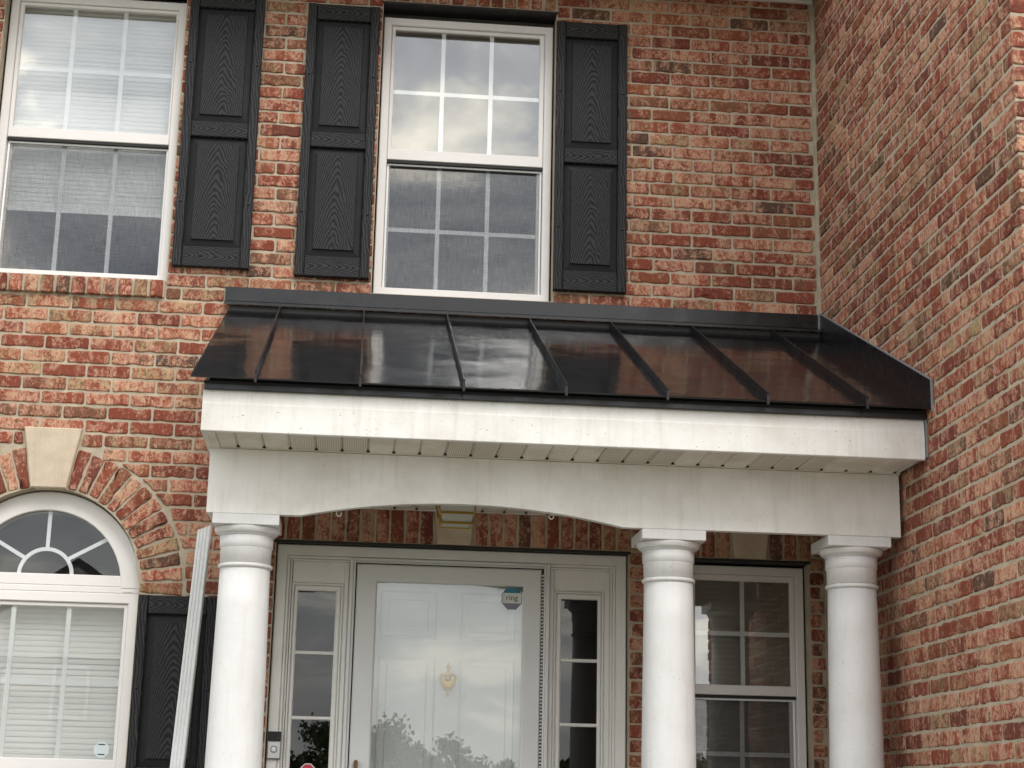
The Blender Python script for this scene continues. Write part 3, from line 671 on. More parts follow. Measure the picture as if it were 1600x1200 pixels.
fd = empty('front_door', (0.83, 0.13, 0.02), 'white six-panel front door behind the storm door glass', parent=house)
DX0, DX1 = 0.380, 1.274
MB().box(DX0, DX1, 0.140, 0.175, 0.02, 2.13).build('slab', 'door', fd)
def door_panel(x0, x1, z0, z1):
    MB().ring(x0, x1, z0, z1, 0.016, 0.1325, 0.1405, 0.006).build('panel_molding', 'door', fd)
    MB().bbox(x0+0.040, x1-0.040, 0.1335, 0.1405, z0+0.040, z1-0.040, 0.0065).build('panel_field', 'door', fd)
for x0, x1 in ((0.497, 0.772), (0.882, 1.157)):
    door_panel(x0, x1, 1.790, 2.02); door_panel(x0, x1, 1.03, 1.705); door_panel(x0, x1, 0.22, 0.93)

# ------------------------------------------------------------------ shutters
def shutter(label, x0, x1, z0, z1, zm0, zm1, bot=0.107, top=0.088):
    y0, y1, ym = -0.036, -0.004, -0.030
    o = empty('shutter', ((x0+x1)/2, -0.02, z0), label, 'shutter', 'charcoal shutters beside the windows')
    sw = 0.046
    for a, b in ((x0, x0+sw), (x1-sw, x1)):
        MB().bbox(a, b, y0, y1, z0, z1, 0.004).build('stile', 'sh_stile', o)
        e_ = a if a == x0 else b-0.004
    for a, b in ((z0, z0+bot), (zm0, zm1), (z1-top, z1)):
        MB().bbox(x0+sw+0.0012, x1-sw-0.0012, y0+0.003, y1, a+0.0008, b-0.0008, 0.004).build('rail', 'sh_rail', o)
    for a, b in ((z0+bot, zm0), (zm1, z1-top)):
        X0, X1, Z0, Z1 = x0+sw, x1-sw, a, b
        # raised panel: flat field with sloping borders down to a recess
        m_, yr, yf = 0.036, -0.010, -0.029
        O = [(X0,Z0),(X1,Z0),(X1,Z1),(X0,Z1)]; I = [(X0+m_,Z0+m_),(X1-m_,Z0+m_),(X1-m_,Z1-m_),(X0+m_,Z1-m_)]; I2 = [(X0+m_+.002,Z0+m_+.002),(X1-m_-.002,Z0+m_+.002),(X1-m_-.002,Z1-m_-.002),(X0+m_+.002,Z1-m_-.002)]
        vs = [(p_[0], yr, p_[1]) for p_ in O] + [(p_[0], yr-0.010, p_[1]) for p_ in I] + [(p_[0], yf, p_[1]) for p_ in I2]
        fs = [(8,9,10,11)] + [(i, (i+1) % 4, 4+(i+1) % 4, 4+i) for i in range(4)] + [(4+i, 4+(i+1) % 4, 8+(i+1) % 4, 8+i) for i in range(4)] + [(3,2,1,0)]
        pn = MB().add(vs, fs).build('panel', 'sh_panel', o); pn.data.materials.append(M['sh_plain'])
        for k_, pl in enumerate(pn.data.polygons): pl.material_index = 0 if k_ == 0 else 1
    H = z1-z0
    for x in (x0+0.021, x1-0.021):
        for z in (z0+H*0.228, z0+H*0.733):
            g_ = MB(); vs = []; fs = []
            for r, y in ((0.0075, y0), (0.007, y0-0.003), (0.004, y0-0.0055)):
                for i in range(10): a = 2*PI*i/10; vs.append((x+r*math.cos(a), y, z+r*math.sin(a)))
            for k in range(2):
                for i in range(10): j = (i+1) % 10; fs.append((k*10+i, k*10+j, (k+1)*10+j, (k+1)*10+i))
            fs.append(tuple(range(20, 30))); g_.add(vs, fs, True).build('screw', 'screw', o)
    return o
shutter('charcoal woodgrain shutter touching the upper left window', -0.602, -0.224, 3.572, 5.062, 4.262, 4.346)
shutter('charcoal woodgrain shutter left of the window above the porch', 0.000, 0.371, 3.552, 5.034, 4.240, 4.324)
shutter('charcoal woodgrain shutter right of the window above the porch', 1.298, 1.670, 3.543, 5.022, 4.230, 4.314)
shutter('charcoal shutter beside the arched window behind the white downspout', -0.640, -0.272, 0.33, 1.943, 1.07, 1.155)

# ------------------------------------------------------------------ entry porch
porch = empty('entry_porch', (1.2, -0.8, 0), 'white entry porch with black metal roof and three round columns', 'porch')
PX0, PX1 = -0.262, XC-0.012
FY, BY = -1.52, -1.20
MB().box(-0.55, XC-0.008, -1.60, -0.003, GROUND, 0.0).build('floor_slab', 'low_bounce', porch)
MB().box(0.1, 1.6, -1.95, -1.602, GROUND, -0.15).build('step', 'low_bounce', porch)
MB().box(0.1, 1.6, -2.30, -1.952, GROUND, -0.30).build('step', 'low_bounce', porch)
# beam with a shallow arch between the first two columns
bz0, bz1 = 2.1504, 2.417
arcpts = []; xa, xb, apex = 0.1331, 1.4705, 2.2229
Rr = ((xb-xa)**2/4+(apex-bz0)**2)/(2*(apex-bz0)); cxm = (xa+xb)/2
for i in range(33):
    x = xa+(xb-xa)*i/32; arcpts.append((x, apex-Rr+math.sqrt(Rr*Rr-(x-cxm)**2)))
bx0, bx1 = -0.248, 2.659
g = MB(); top = bz1; prof = [(bx0, bz0)] + arcpts + [(bx1, bz0)]
n = len(prof); y0, y1 = BY, BY+0.042; vs = []
for x, z in prof: vs += [(x, y0, z), (x, y0, top), (x, y1, top), (x, y1, z)]
fs = []
for i in range(n-1):
    a, b = i*4, (i+1)*4
    for k in range(4): kk = (k+1) % 4; fs.append((a+k, b+k, b+kk, a+kk))
fs += [(0,1,2,3), ((n-1)*4+3, (n-1)*4+2, (n-1)*4+1, (n-1)*4)]
g.add(vs, fs).build('beam', 'trim', porch)
MB().box(bx0+0.002, bx0+0.044, BY+0.0435, -0.004, bz0+0.002, bz1).build('side_beam', 'trim', porch)
# fascia board, drip trim
MB().add([(x_, y_, z_) for x_ in (PX0, PX1) for y_, z_ in ((FY+0.022, 2.420), (FY+0.003, 2.420), (FY, 2.423), (FY-0.001, 2.531), (FY+0.0005, 2.537), (FY+0.008, 2.594), (FY+0.022, 2.594))],
         [tuple(range(6, -1, -1)), tuple(range(7, 14))] + [(i, (i+1) % 7, 7+(i+1) % 7, 7+i) for i in range(7)]).build('fascia', 'trim', porch)
MB().box(PX0, PX0+0.02, FY+0.023, -0.004, 2.420, 2.594).build('side_fascia', 'trim', porch)
MB().bbox(PX0+0.003, XC-0.004, FY-0.014, FY+0.03, 2.587, 2.6105, 0.002).build('drip_trim', 'seam', porch)
MB().box(PX0+0.002, XC-0.004, FY-0.010, FY+0.05, 2.611, 2.622).build('eave_cleat', 'lintel', porch)
# soffit between fascia and beam, and the porch ceiling, in V-grooved panels
def soffit_run(name, x0, x1, y0, y1, z, lip_y, seed):
    base = MB().box(x0, x1, y0, y1, z+0.030, z+0.034).build(name, 'soffit', porch)
    pw = 0.1065; n_ = int((x1-x0)/pw)+1; rr = random.Random(seed)
    for i in range(n_):
        a = x0+i*pw; b = min(a+pw, x1)
        if b-a < 0.02: continue
        v = 0.008; d = 0.009
        pr = [(a+0.0005, z+d), (a+v, z), (b-v, z), (b-0.0005, z+d)]
        vs = [(p_[0], yy, p_[1]) for yy in (y0, y1) for p_ in pr] + [(p_[0], yy, p_[1]+0.002) for yy in (y0, y1) for p_ in pr]
        fs = [(0+k, 4+k, 5+k, 1+k) for k in range(3)] + [(9+k, 13+k, 12+k, 8+k) for k in range(3)] + [(0,1,9,8),(1,2,10,9),(2,3,11,10),(4,12,13,5),(5,13,14,6),(6,14,15,7),(0,8,12,4),(3,7,15,11)]
        perf = (i % 6) in (3, 4, 5) and name == 'eave_soffit'
        MB().add(vs, fs).build('soffit_panel', 'soffit_perf' if perf else 'soffit', base)
    MB().box(x0, x1, lip_y, lip_y+0.012, z-0.004, z+0.0045).build('channel_trim', 'soffit', base)
    nm = None                                           # dark plugs painting the shade of open groove ends beside the channel
    for i in range(1, n_):
        a = x0+i*pw
        if a > x1-0.02: break
        if nm is None:
            vs = [(a+0.0085*math.cos(PI*q/8), lip_y-0.001-0.018*math.sin(PI*q/8), z-0.0008) for q in range(9)] + [(a+0.006*math.cos(PI*q/8), lip_y-0.001-0.012*math.sin(PI*q/8), z+0.007) for q in range(9)]
            fs = [tuple(range(8, -1, -1)), tuple(range(9, 18))] + [(q, q+1, 10+q, 9+q) for q in range(8)] + [(8, 0, 9, 17)]
            nm = MB().add(vs, fs).build('groove_shade_plug', 'gap', base); na = a
        else: link(bpy.data.objects.new('groove_shade_plug', nm.data), base, WORLD[nm.name] + Vector((a-na, 0, 0)))
    return base
def perforated():
    mt, t, b = mat('perforated_soffit_vinyl'); P = pos(t); s = nd(t, 'ShaderNodeSeparateXYZ'); t.links.new(P, s.inputs[0])
    fx = math_(t, 'SUBTRACT', math_(t, 'FRACT', math_(t, 'MULTIPLY', s.outputs[0], 110)), 0.5); fy = math_(t, 'SUBTRACT', math_(t, 'FRACT', math_(t, 'MULTIPLY', s.outputs[1], 110)), 0.5)
    d = math_(t, 'SQRT', math_(t, 'ADD', math_(t, 'MULTIPLY', fx, fx), math_(t, 'MULTIPLY', fy, fy)))
    dot = ramp(t, d, [(0.22, 1.0), (0.34, 0.0)])
    c = mix(t, math_(t, 'MULTIPLY', noise(t, P, 8, 5, 0.7), 0.5), (0.74,0.70,0.62), (0.42,0.36,0.26))
    t.links.new(mix(t, math_(t, 'MULTIPLY', dot, 0.6), c, (0.05,0.045,0.036)), b.inputs['Base Color']); b.inputs['Roughness'].default_value = 0.6
    return mt
M['soffit_perf'] = perforated()
soffit_run('eave_soffit', PX0+0.022, PX1-0.004, FY+0.024, BY-0.001, 2.4225, BY-0.0125, 2)
MB().box(PX0+0.0215, PX0+0.055, FY+0.0235, BY-0.014, 2.4145, 2.420).build('corner_channel', 'soffit', porch)
soffit_run('porch_ceiling', bx0+0.046, PX1-0.004, BY+0.0435, -0.004, 2.398, -0.016, 4)
# standing-seam metal roof
EY, EZ, TY, TZ = -1.585, 2.623, -0.045, 3.349
RS = (TZ-EZ)/(TY-EY); nv = Vector((0, -RS, 1)).normalized()
RX0, RX1 = -0.307, XC-0.006
seams = [-0.056, 0.355, 0.766, 1.177, 1.588, 1.999, 2.410]
edges = [RX0] + seams + [RX1]
def slope_box(x0, x1, d0, d1, ya, yb):                # slab parallel to the roof between heights d0, d1 along its normal
    vs = []
    for d in (d0, d1):
        for x, y in ((x0, ya), (x1, ya), (x1, yb), (x0, yb)): vs.append((x, y+nv.y*d, EZ+(y-EY)*RS+nv.z*d))
    return MB().add(vs, [(0,3,2,1),(4,5,6,7),(0,1,5,4),(1,2,6,5),(2,3,7,6),(3,0,4,7)])
rr_ = random.Random(9)
for a, b in zip(edges, edges[1:]):
    nx, ny = 6, 10; vs = []; fs = []; tops = []
    for lay_ in (0, 1):
        for j in range(ny+1):
            for i in range(nx+1):
                x = a+0.0008+(b-a-0.0016)*i/nx; y = EY+(TY-EY)*j/ny; bul = 0.0012*math.sin(PI*i/nx)*math.sin(PI*min(j/ny*1.3, 1)+0.4) if lay_ else 0
                d = (0.0025 if lay_ else 0.0)+bul; vs.append((x, y+nv.y*d, EZ+(y-EY)*RS+nv.z*d))
    N1 = (nx+1)*(ny+1)
    for j in range(ny):
        for i in range(nx):
            q = j*(nx+1)+i; tops.append((N1+q, N1+q+1, N1+q+nx+2, N1+q+nx+1)); fs.append((q, q+nx+1, q+nx+2, q+1))
    for j in range(ny):
        q = j*(nx+1); fs.append((q, N1+q, N1+q+nx+1, q+nx+1)); q += nx; fs.append((q, q+nx+1, N1+q+nx+1, N1+q))
    for i in range(nx): fs.append((i, i+1, N1+i+1, N1+i))
    g = MB(); g.add(vs, tops, True); g.add(vs, fs)
    g.build('roof_panel', 'roof', porch)
    slope_box(a+0.0008, b-0.0008, -0.004, -0.0005, EY, EY+0.012).build('panel_hem', 'lintel', porch)
for x in seams:
    slope_box(x-0.0035, x+0.0035, 0.003, 0.034, EY+0.004, TY+0.02).build('seam', 'seam', porch)
    MB().box(x-0.005, x+0.005, EY-0.006, EY+0.003, EZ-0.014, EZ+0.032).build('seam_end', 'gap', porch)
slope_box(PX0+0.021, XC-0.02, -0.070, -0.0105, FY+0.024, TY).build('roof_deck', 'lintel', porch)
slope_box(RX0-0.003, RX0-0.001, -0.005, 0.004, EY, TY).build('rake_edge', 'flash', porch)
vs = []                                             # triangular cheek closing the roof's left end
for x in (PX0+0.005, PX0+0.019):
    for y, z in ((FY+0.026, 2.596), (-0.005, 2.596), (-0.005, EZ+(-0.005-EY)*RS-0.016), (FY+0.026, EZ+(FY+0.026-EY)*RS-0.016)): vs.append((x, y, z))
MB().add(vs, [(0,1,2,3),(7,6,5,4),(0,4,5,1),(1,5,6,2),(2,6,7,3),(3,7,4,0)]).build('roof_cheek', 'trim', porch)
# wall flashing: apron, its folded lip and the closure behind
MB().bbox(-0.332, XC-0.012, -0.012, -0.003, 3.410, 3.482, 0.001).build('wall_flashing', 'flash', porch)
g = MB().add([(-0.332,-0.012,3.4095),(XC-0.012,-0.012,3.4095),(XC-0.012,-0.058,3.392),(-0.332,-0.058,3.392),(-0.332,-0.012,3.4065),(XC-0.012,-0.012,3.4065),(XC-0.012,-0.058,3.380),(-0.332,-0.058,3.380)],
             [(0,3,2,1),(4,5,6,7),(3,7,6,2),(0,1,5,4),(0,4,7,3),(1,2,6,5)]); g.build('flashing_lip', 'flash', porch)
MB().box(-0.305, XC-0.014, -0.040, -0.004, 3.30, 3.379).build('shaded_closure', 'gap', porch)  # matt black on the closure stands in for shadow beneath the lip
# flashing stepped up the wing's side wall
def side_flash(x0, x1, dl, dh, name, m_, y0=EY-0.02, y1=-0.006):
    vs = []
    for x in (x0, x1):
        for y, d in ((y0, dl), (y1, dl), (y1, dh), (y0, dh)): vs.append((x, y, EZ+(y-EY)*RS+d))
    MB().add(vs, [(0,1,2,3),(7,6,5,4),(0,4,5,1),(1,5,6,2),(2,6,7,3),(3,7,4,0)]).build(name, m_, porch)
side_flash(XC-0.0085, XC-0.0025, -0.005, 0.122, 'side_flashing', 'flash')
side_flash(XC-0.0095, XC-0.001, 0.1225, 0.1285, 'sealant_bead', 'caulk')
MB().box(XC-0.0095, XC-0.001, EY-0.027, EY-0.0205, EZ-0.02, EZ+0.12).build('sealant_bead', 'caulk', porch)
MB().box(XC-0.016, XC-0.0088, -0.020, -0.013, 3.392, 3.484).build('sealant_bead', 'caulk', porch)
MB().box(XC-0.009, XC-0.001, FY-0.006, FY+0.02, 2.43, 2.588).build('sealant_bead', 'caulk', porch)
# columns
def column(cx, lab, w_=0.271):
    cy = BY+w_/2; c = empty('column', (cx, cy, 0), lab, parent=porch); S = lambda z: 1+(z-1)*0.987
    MB().bbox(cx-w_/2, cx+w_/2, BY-0.001, BY+w_, S(2.121), bz0-0.001, 0.002).build('plinth_block', 'column', c)
    cap = [(0.109, 2.0715), (0.114, 2.0725), (0.114, 2.0775), (0.1165, 2.079)]
    for i in range(10): a = PI/2*i/9; cap.append((0.1165+0.0185*math.sin(a), 2.079+0.024*(1-math.cos(a))))
    cap += [(0.135, S(2.1195)), (0.132, S(2.1205))]
    MB().lathe(cx, cy, cap, 64).build('capital', 'column', c)
    nk = [(0.1045, 1.9575), (0.1055, 2.021), (0.1062, 2.0225), (0.1095, 2.0245), (0.110, 2.071)]
    MB().lathe(cx, cy, nk, 64).build('neck', 'column', c)
    ag = [(0.103, 1.937)] + [(0.1045+0.0085*math.cos(PI*(i/8-0.5)), 1.947+0.0085*math.sin(PI*(i/8-0.5))) for i in range(9)] + [(0.103, 1.957)]
    MB().lathe(cx, cy, ag, 64).build('astragal', 'column', c)
    sh = []; zt = 1.9365
    for i in range(13):
        z = 0.06+(zt-0.06)*i/12; f = i/12; sh.append((0.1205-0.0175*f**1.6, z))
    MB().lathe(cx, cy, sh, 56).build('shaft', 'column', c)
    MB().lathe(cx, cy, [(0.145, 0.0), (0.150, 0.02), (0.145, 0.045), (0.126, 0.0595)], 48).build('base', 'column', c)
column(-0.086, 'white round column at the left end of the porch')
column(1.687, 'white round column in the middle of the porch')
column(2.481, 'white round column next to the brick side wall')

# ------------------------------------------------------------------ things on and around the porch
# ceiling lantern
lx, ly, lz = 0.813, -0.52, 2.3955
la = empty('ceiling_lantern', (lx, ly, lz), 'brass and glass ceiling lantern hanging behind the porch arch', 'lantern')
MB().box(lx-0.075, lx+0.075, ly-0.075, ly+0.075, lz-0.014, lz-0.003).build('ceiling_plate', 'brass', la)
def frus(w0, w1, z0, z1): # half widths at z0, z1
    return [(lx-w0,ly-w0,z0),(lx+w0,ly-w0,z0),(lx+w0,ly+w0,z0),(lx-w0,ly+w0,z0),(lx-w1,ly-w1,z1),(lx+w1,ly-w1,z1),(lx+w1,ly+w1,z1),(lx-w1,ly+w1,z1)]
c = frus(0.070, 0.089, lz-0.150, lz-0.030)
for i in range(4): MB().tube([c[i], c[4+i]], 0.004, 6).build('corner_post', 'dark_brass', la)
for k, zz, ww in ((0, lz-0.150, 0.074), (1, lz-0.030, 0.093), (2, lz-0.105, 0.0795)):
    MB().add([(lx+sx*(ww), ly+sy*ww, zz+dz) for dz in (-0.005, 0.005) for sx, sy in ((-1,-1),(1,-1),(1,1),(-1,1))] + [(lx+sx*(ww-0.010), ly+sy*(ww-0.010), zz+dz) for dz in (-0.005, 0.005) for sx, sy in ((-1,-1),(1,-1),(1,1),(-1,1))],
             [(0,1,5,4),(1,2,6,5),(2,3,7,6),(3,0,4,7),(8,12,13,9),(9,13,14,10),(10,14,15,11),(11,15,12,8)] + [(i, 8+i, 8+(i+1)%4, (i+1)%4) for i in range(4)] + [(4+i, 4+(i+1)%4, 12+(i+1)%4, 12+i) for i in range(4)]).build('rim', 'dark_brass', la)
MB().add(frus(0.068, 0.0865, lz-0.149, lz-0.031), [(0,1,5,4),(1,2,6,5),(2,3,7,6),(3,0,4,7),(0,3,2,1)]).build('glass_body', 'frosted', la)
MB().lathe(lx, ly, [(0.014, lz-0.03), (0.014, lz-0.07), (0.012, lz-0.072)][::-1], 14).build('socket', 'white_print', la)
MB().lathe(lx, ly, [(0.004, lz-0.128), (0.022, lz-0.118), (0.028, lz-0.10), (0.018, lz-0.078), (0.013, lz-0.0725)], 20).build('bulb', 'white_print', la)
MB().tube([(lx, ly, lz-0.014), (lx, ly, lz-0.031)], 0.02, 10).build('stem', 'brass', la)
# cup hooks screwed under the back of the arch
def hook(x, z, y, lab, flipx):
    pts = [(x, BY+0.040, z), (x, y, z), (x, y, z-0.016)] + [(x+flipx*(0.010-0.010*math.cos(a)), y, z-0.016-0.011*math.sin(a)) for a in [PI*i/8*1.15 for i in range(1, 9)]]
    MB().tube(pts, 0.0022, 6).build('cup_hook', 'white_print', None, label=lab, cat='hook', group='hooks under the porch arch')
hook(0.280, 2.188, BY+0.052, 'small white cup hook under the arch on the left', 1)
hook(1.185, 2.209, BY+0.052, 'small white cup hook under the arch on the right', -1)
# door knocker
kx, kz, ky = 0.835, 1.602, 0.140
kn = empty('door_knocker', (kx, ky, kz), 'brass urn-shaped knocker on the white front door', 'knocker')
half = [(0.000,-0.062),(0.006,-0.055),(0.014,-0.050),(0.026,-0.030),(0.033,-0.006),(0.035,0.016),(0.033,0.026),(0.012,0.031),(0.007,0.036)]
outl = [(kx+x, kz+z) for x, z in half] + [(kx-x, kz+z) for x, z in half[::-1][:-1]]
MB().prism(outl, ky-0.009, ky-0.0005).build('back_plate', 'dark_brass', kn)
MB().tube([(kx-0.031, ky-0.016, kz+0.022), (kx+0.031, ky-0.016, kz+0.022)], 0.0058, 10).build('hinge_bar', 'brass', kn)
MB().tube([(kx+0.034*math.cos(a), ky-0.019-0.004*math.sin(-a), kz+0.018+0.064*math.sin(a)) for a in [PI+PI*i/16 for i in range(17)]], [0.0040+0.002*math.sin(PI*i/16) for i in range(17)], 8).build('swing_ring', 'brass', kn)
MB().lathe(kx, ky-0.008, [(0.003, kz+0.032), (0.007, kz+0.040), (0.003, kz+0.045), (0.0105, kz+0.052), (0.011, kz+0.057), (0.004, kz+0.065), (0.0035, kz+0.073), (0.001, kz+0.079)], 14).build('finial', 'brass', kn)
MB().lathe(kx, ky-0.008, [(0.001, kz-0.082), (0.0055, kz-0.075), (0.003, kz-0.068), (0.004, kz-0.060)], 12).build('drop', 'brass', kn)
MB().lathe(kx, ky-0.010, [(0.004, kz-0.010), (0.014, kz-0.004), (0.018, kz+0.008), (0.014, kz+0.014)], 16).build('boss', 'brass', kn)
# doorbell on the casing
bx_, by_ = (-0.004, 0.056), 0.040
db = empty('doorbell', (0.026, by_, 1.205), 'video doorbell with black camera top and silver button base on casing', 'doorbell')
MB().bbox(bx_[0], bx_[1], by_-0.022, by_-0.0005, 1.287, 1.331, 0.003).build('camera_head', 'black_plastic', db)
MB().bbox(bx_[0], bx_[1], by_-0.022, by_-0.0005, 1.207, 1.2865, 0.003).build('face_plate', 'silver', db)
MB().bbox(bx_[0]-0.0015, bx_[1]+0.0015, by_-0.018, by_-0.0003, 1.2045, 1.2068, 0.0005).build('bottom_edge', 'black_plastic', db)
def disc(cx, cz, prof, y):
    vs = []; fs = []
    for r, d in prof:
        for i in range(28): a = 2*PI*i/28; vs.append((cx+r*math.cos(a), y-d, cz+r*math.sin(a)))
    for k in range(len(prof)-1):
        for i in range(28): j = (i+1) % 28; fs.append((k*28+i, k*28+j, (k+1)*28+j, (k+1)*28+i))
    fs.append(tuple((len(prof)-1)*28+i for i in range(28)))
    return MB().add(vs, fs, True)
disc(0.026, 1.249, [(0.0165, 0), (0.0165, 0.0015), (0.0125, 0.0015), (0.0122, 0.0005)], by_-0.022).build('button_ring', 'grey_print', db)
disc(0.026, 1.249, [(0.0118, 0), (0.0115, 0.0018), (0.008, 0.0022)], by_-0.022).build('button', 'white_print', db)
disc(0.026, 1.309, [(0.006, 0), (0.0055, 0.001), (0.003, 0.0014)], by_-0.022).build('lens', 'black_plastic', db)
# stickers on the glass
def octo(cx, cz, hw, hh, c=0.42):
    return [(cx-hw*c, cz-hh), (cx+hw*c, cz-hh), (cx+hw, cz-hh*c), (cx+hw, cz+hh*c), (cx+hw*c, cz+hh), (cx-hw*c, cz+hh), (cx-hw, cz+hh*c), (cx-hw, cz-hh*c)]
def text(body, x, y, z, size, m_, parent):
    cu_ = bpy.data.curves.new('lettering', 'FONT'); cu_.body = body; cu_.size = size; cu_.align_x = 'CENTER'; cu_.align_y = 'CENTER'; cu_.extrude = 0.0002
    o = bpy.data.objects.new('lettering', cu_); col.objects.link(o); dg = bpy.context.evaluated_depsgraph_get()
    me = bpy.data.meshes.new_from_object(o.evaluated_get(dg)); bpy.data.objects.remove(o)
    me.materials.clear(); me.materials.append(M[m_])
    t_ = bpy.data.objects.new('lettering', me); link(t_, parent, (x, y, z)); t_.rotation_euler = (PI/2, 0, 0); return t_
sx, sz, sy = 1.130, 1.993, 0.0595
st = empty('sticker', (sx, sy, sz-0.052), 'octagonal teal, white and grey security sticker on the storm door glass', 'sticker')
MB().prism(octo(sx, sz, 0.0490, 0.0535), sy-0.0006, sy).build('backing', 'white_print', st)
MB().prism([(sx-0.043, sz+0.026), (sx+0.043, sz+0.026), (sx+0.020, sz+0.050), (sx-0.020, sz+0.050)], sy-0.0010, sy-0.0007).build('teal_field', 'teal', st)
MB().prism([(sx-0.020, sz-0.050), (sx+0.020, sz-0.050), (sx+0.043, sz-0.024), (sx-0.043, sz-0.024)], sy-0.0010, sy-0.0007).build('grey_field', 'grey_print', st)
for a in range(1):
    o8 = octo(sx, sz, 0.0490, 0.0535); i8 = octo(sx, sz, 0.0465, 0.0508)
    vs = [(p_[0], sy-0.0013, p_[1]) for p_ in o8] + [(p_[0], sy-0.0013, p_[1]) for p_ in i8] + [(p_[0], sy-0.0007, p_[1]) for p_ in o8] + [(p_[0], sy-0.0007, p_[1]) for p_ in i8]
    fs = [(i, (i+1) % 8, 8+(i+1) % 8, 8+i) for i in range(8)] + [(i, 16+i, 16+(i+1) % 8, (i+1) % 8) for i in range(8)] + [(8+i, 8+(i+1) % 8, 24+(i+1) % 8, 24+i) for i in range(8)]
    MB().add(vs, fs).build('outline', 'navy_print', st)
text('ring', sx, sy-0.0012, sz+0.003, 0.038, 'ink', st)
rx, rz, ry = 0.186, 1.156, 0.0855
s2 = empty('sticker', (rx, ry, rz-0.03), 'red and white octagonal sticker low on the left sidelight', 'sticker')
MB().prism(octo(rx, rz, 0.034, 0.034), ry-0.0006, ry).build('backing', 'white_print', s2)
MB().prism(octo(rx, rz, 0.030, 0.030), ry-0.0010, ry-0.0007).build('red_field', 'red_print', s2)
px_, pz_, py_ = -0.775, 1.231, 0.1055
s3 = empty('sticker', (px_, py_, pz_-0.04), 'pale octagonal sticker in the corner of the arched window', 'sticker')
MB().prism(octo(px_, pz_, 0.034, 0.036), py_-0.0006, py_).build('backing', 'pale_print', s3)
for dz in (0.024, -0.022): MB().box(px_-0.016, px_+0.016, py_-0.0010, py_-0.0007, pz_+dz-0.003, pz_+dz+0.003).build('print_bar', 'ink', s3)
# loose downspout leaning beside the first column
def downspout():
    o = empty('downspout', (-0.43, -0.33, 0.0), 'white ribbed downspout length leaning in front of the lower shutter', 'downspout')
    w2, d2 = 0.031, 0.026; sec = []
    nrib = 4
    for i in range(nrib):                                  # front face, ribbed
        a = -w2+2*w2*i/nrib; b = -w2+2*w2*(i+1)/nrib; q = (b-a)
        sec += [(a+q*0.08, -d2), (a+q*0.25, -d2-0.0035), (a+q*0.70, -d2-0.0035), (a+q*0.88, -d2)]
    sec += [(w2, -d2+0.003), (w2, d2), (-w2, d2), (-w2, -d2+0.003)]
    p0, p1 = Vector((-0.434, -0.335, 0.0)), Vector((-0.335, -0.235, 2.235)); vs = []
    n_ = len(sec)
    for t_, cut in ((p0, 0), (p1, 1)):
        for x, y in sec: vs.append((t_.x+x, t_.y+y, t_.z+(x*0.42 if cut else 0)))
    for t_, cut in ((p0, 0), (p1, 1)):
        for x, y in sec: vs.append((t_.x+x*0.93, t_.y+y*0.92, t_.z+(x*0.42 if cut else 0)))
    fs = []
    for i in range(n_):
        j = (i+1) % n_; fs += [(i, j, n_+j, n_+i), (2*n_+j, 2*n_+i, 3*n_+i, 3*n_+j), (n_+i, n_+j, 3*n_+j, 3*n_+i), (j, i, 2*n_+i, 2*n_+j)]
    MB().add(vs, fs).build('tube', 'spout', o)
downspout()

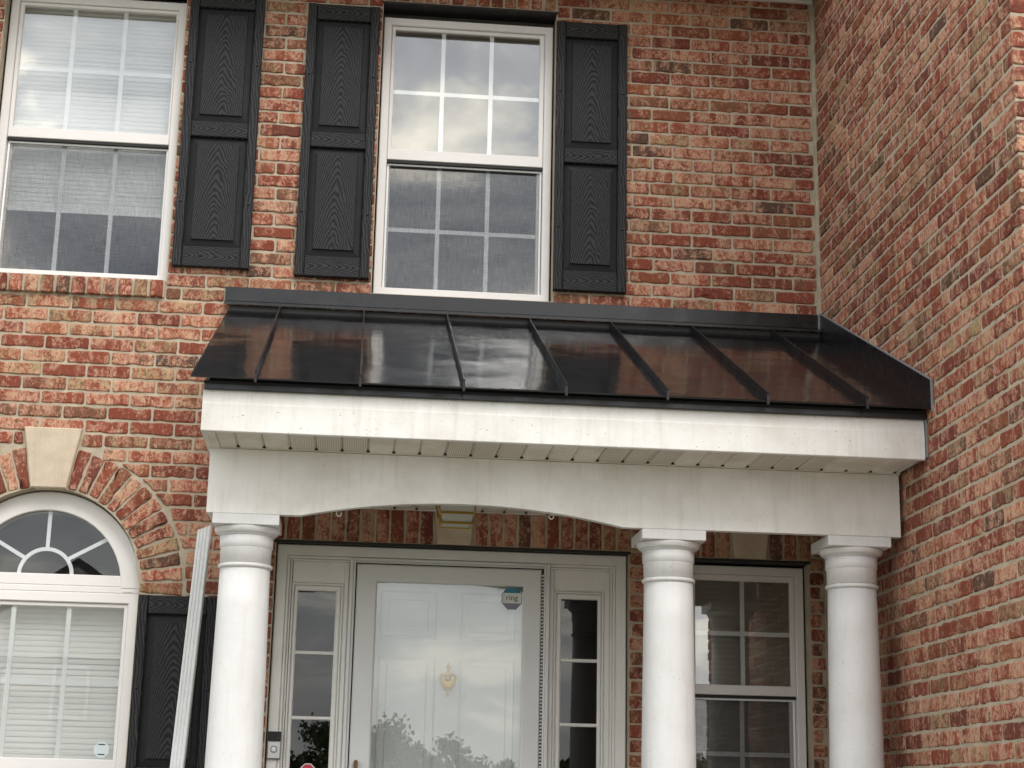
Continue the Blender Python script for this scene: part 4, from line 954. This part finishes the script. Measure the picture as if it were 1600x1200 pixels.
# ------------------------------------------------------------------ across the street: what the glass mirrors
nh = empty('neighbour_house', (-8.5, -44, GROUND), 'beige gabled house across the street mirrored in the arched window', 'house')
x0, x1, y0, y1 = -11.2, -3.9, -50, -41
MB().box(x0, x1, y0, y1, GROUND, 5.0).build('wall', 'siding', nh)
MB().add([(x0-0.4,y1+0.4,4.9),(x1+0.4,y1+0.4,4.9),((x0+x1)/2,y1+0.4,7.75),(x0-0.4,y0-0.4,4.9),(x1+0.4,y0-0.4,4.9),((x0+x1)/2,y0-0.4,7.75)], [(0,1,2),(5,4,3),(1,4,5,2),(3,0,2,5),(0,3,4,1)]).build('roof', 'shingle', nh)
MB().add([(x0,y1+0.42,4.85),(x1,y1+0.42,4.85),((x0+x1)/2,y1+0.42,7.5),(x0,y1+0.47,4.85),(x1,y1+0.47,4.85),((x0+x1)/2,y1+0.47,7.5)], [(0,2,1),(3,4,5),(0,1,4,3),(1,2,5,4),(2,0,3,5)]).build('gable', 'siding', nh)
for wx in (-10.4, -8.1, -5.6):
    for wz in (0.6, 3.2): MB().ring(wx, wx+1.1, wz, wz+1.5, 0.1, y1+0.02, y1+0.08).build('window', 'vinyl', nh)
rt_ = random.Random(21); g = MB()
for i in range(26):
    tx = -2.5+i*1.05+rt_.uniform(-0.5, 0.5); ty = -60+rt_.uniform(-5, 3); th = rt_.uniform(3.2, 4.9) + (0.7 if i in (2, 3, 4) else 0) - (1.0 if i in (7, 8) else 0); rad = th*0.30
    g.tube([(tx, ty, GROUND), (tx, ty, GROUND+th*0.6)], [0.14, 0.06], 6)
    lumps = [(Vector((rt_.gauss(0, rad*0.5), rt_.gauss(0, rad*0.5), rt_.uniform(-0.5, 0.75)*rad)), rad*rt_.uniform(0.35, 0.6)) for _ in range(9)]
    for k in range(2200):
        lc, lr = lumps[k % 9]; d = Vector((rt_.gauss(0,1), rt_.gauss(0,1), rt_.gauss(0,1))).normalized()*lr*(rt_.uniform(0.2, 1.0)+0.35*rt_.random()**4)
        c_ = Vector((tx, ty, GROUND+th*0.62)) + lc + d; s_ = rt_.uniform(0.07, 0.14)
        a = Vector((rt_.gauss(0,1), rt_.gauss(0,1), rt_.gauss(0,1))).normalized(); b = a.orthogonal().normalized()
        g.add([c_+a*s_, c_+b*s_*0.7, c_-a*s_, c_-b*s_*0.7], [(0,1,2,3)])
g.build('tree_line', 'leaf', None, kind='stuff', label='far row of leafy trees mirrored low in the storm door glass', cat='trees')
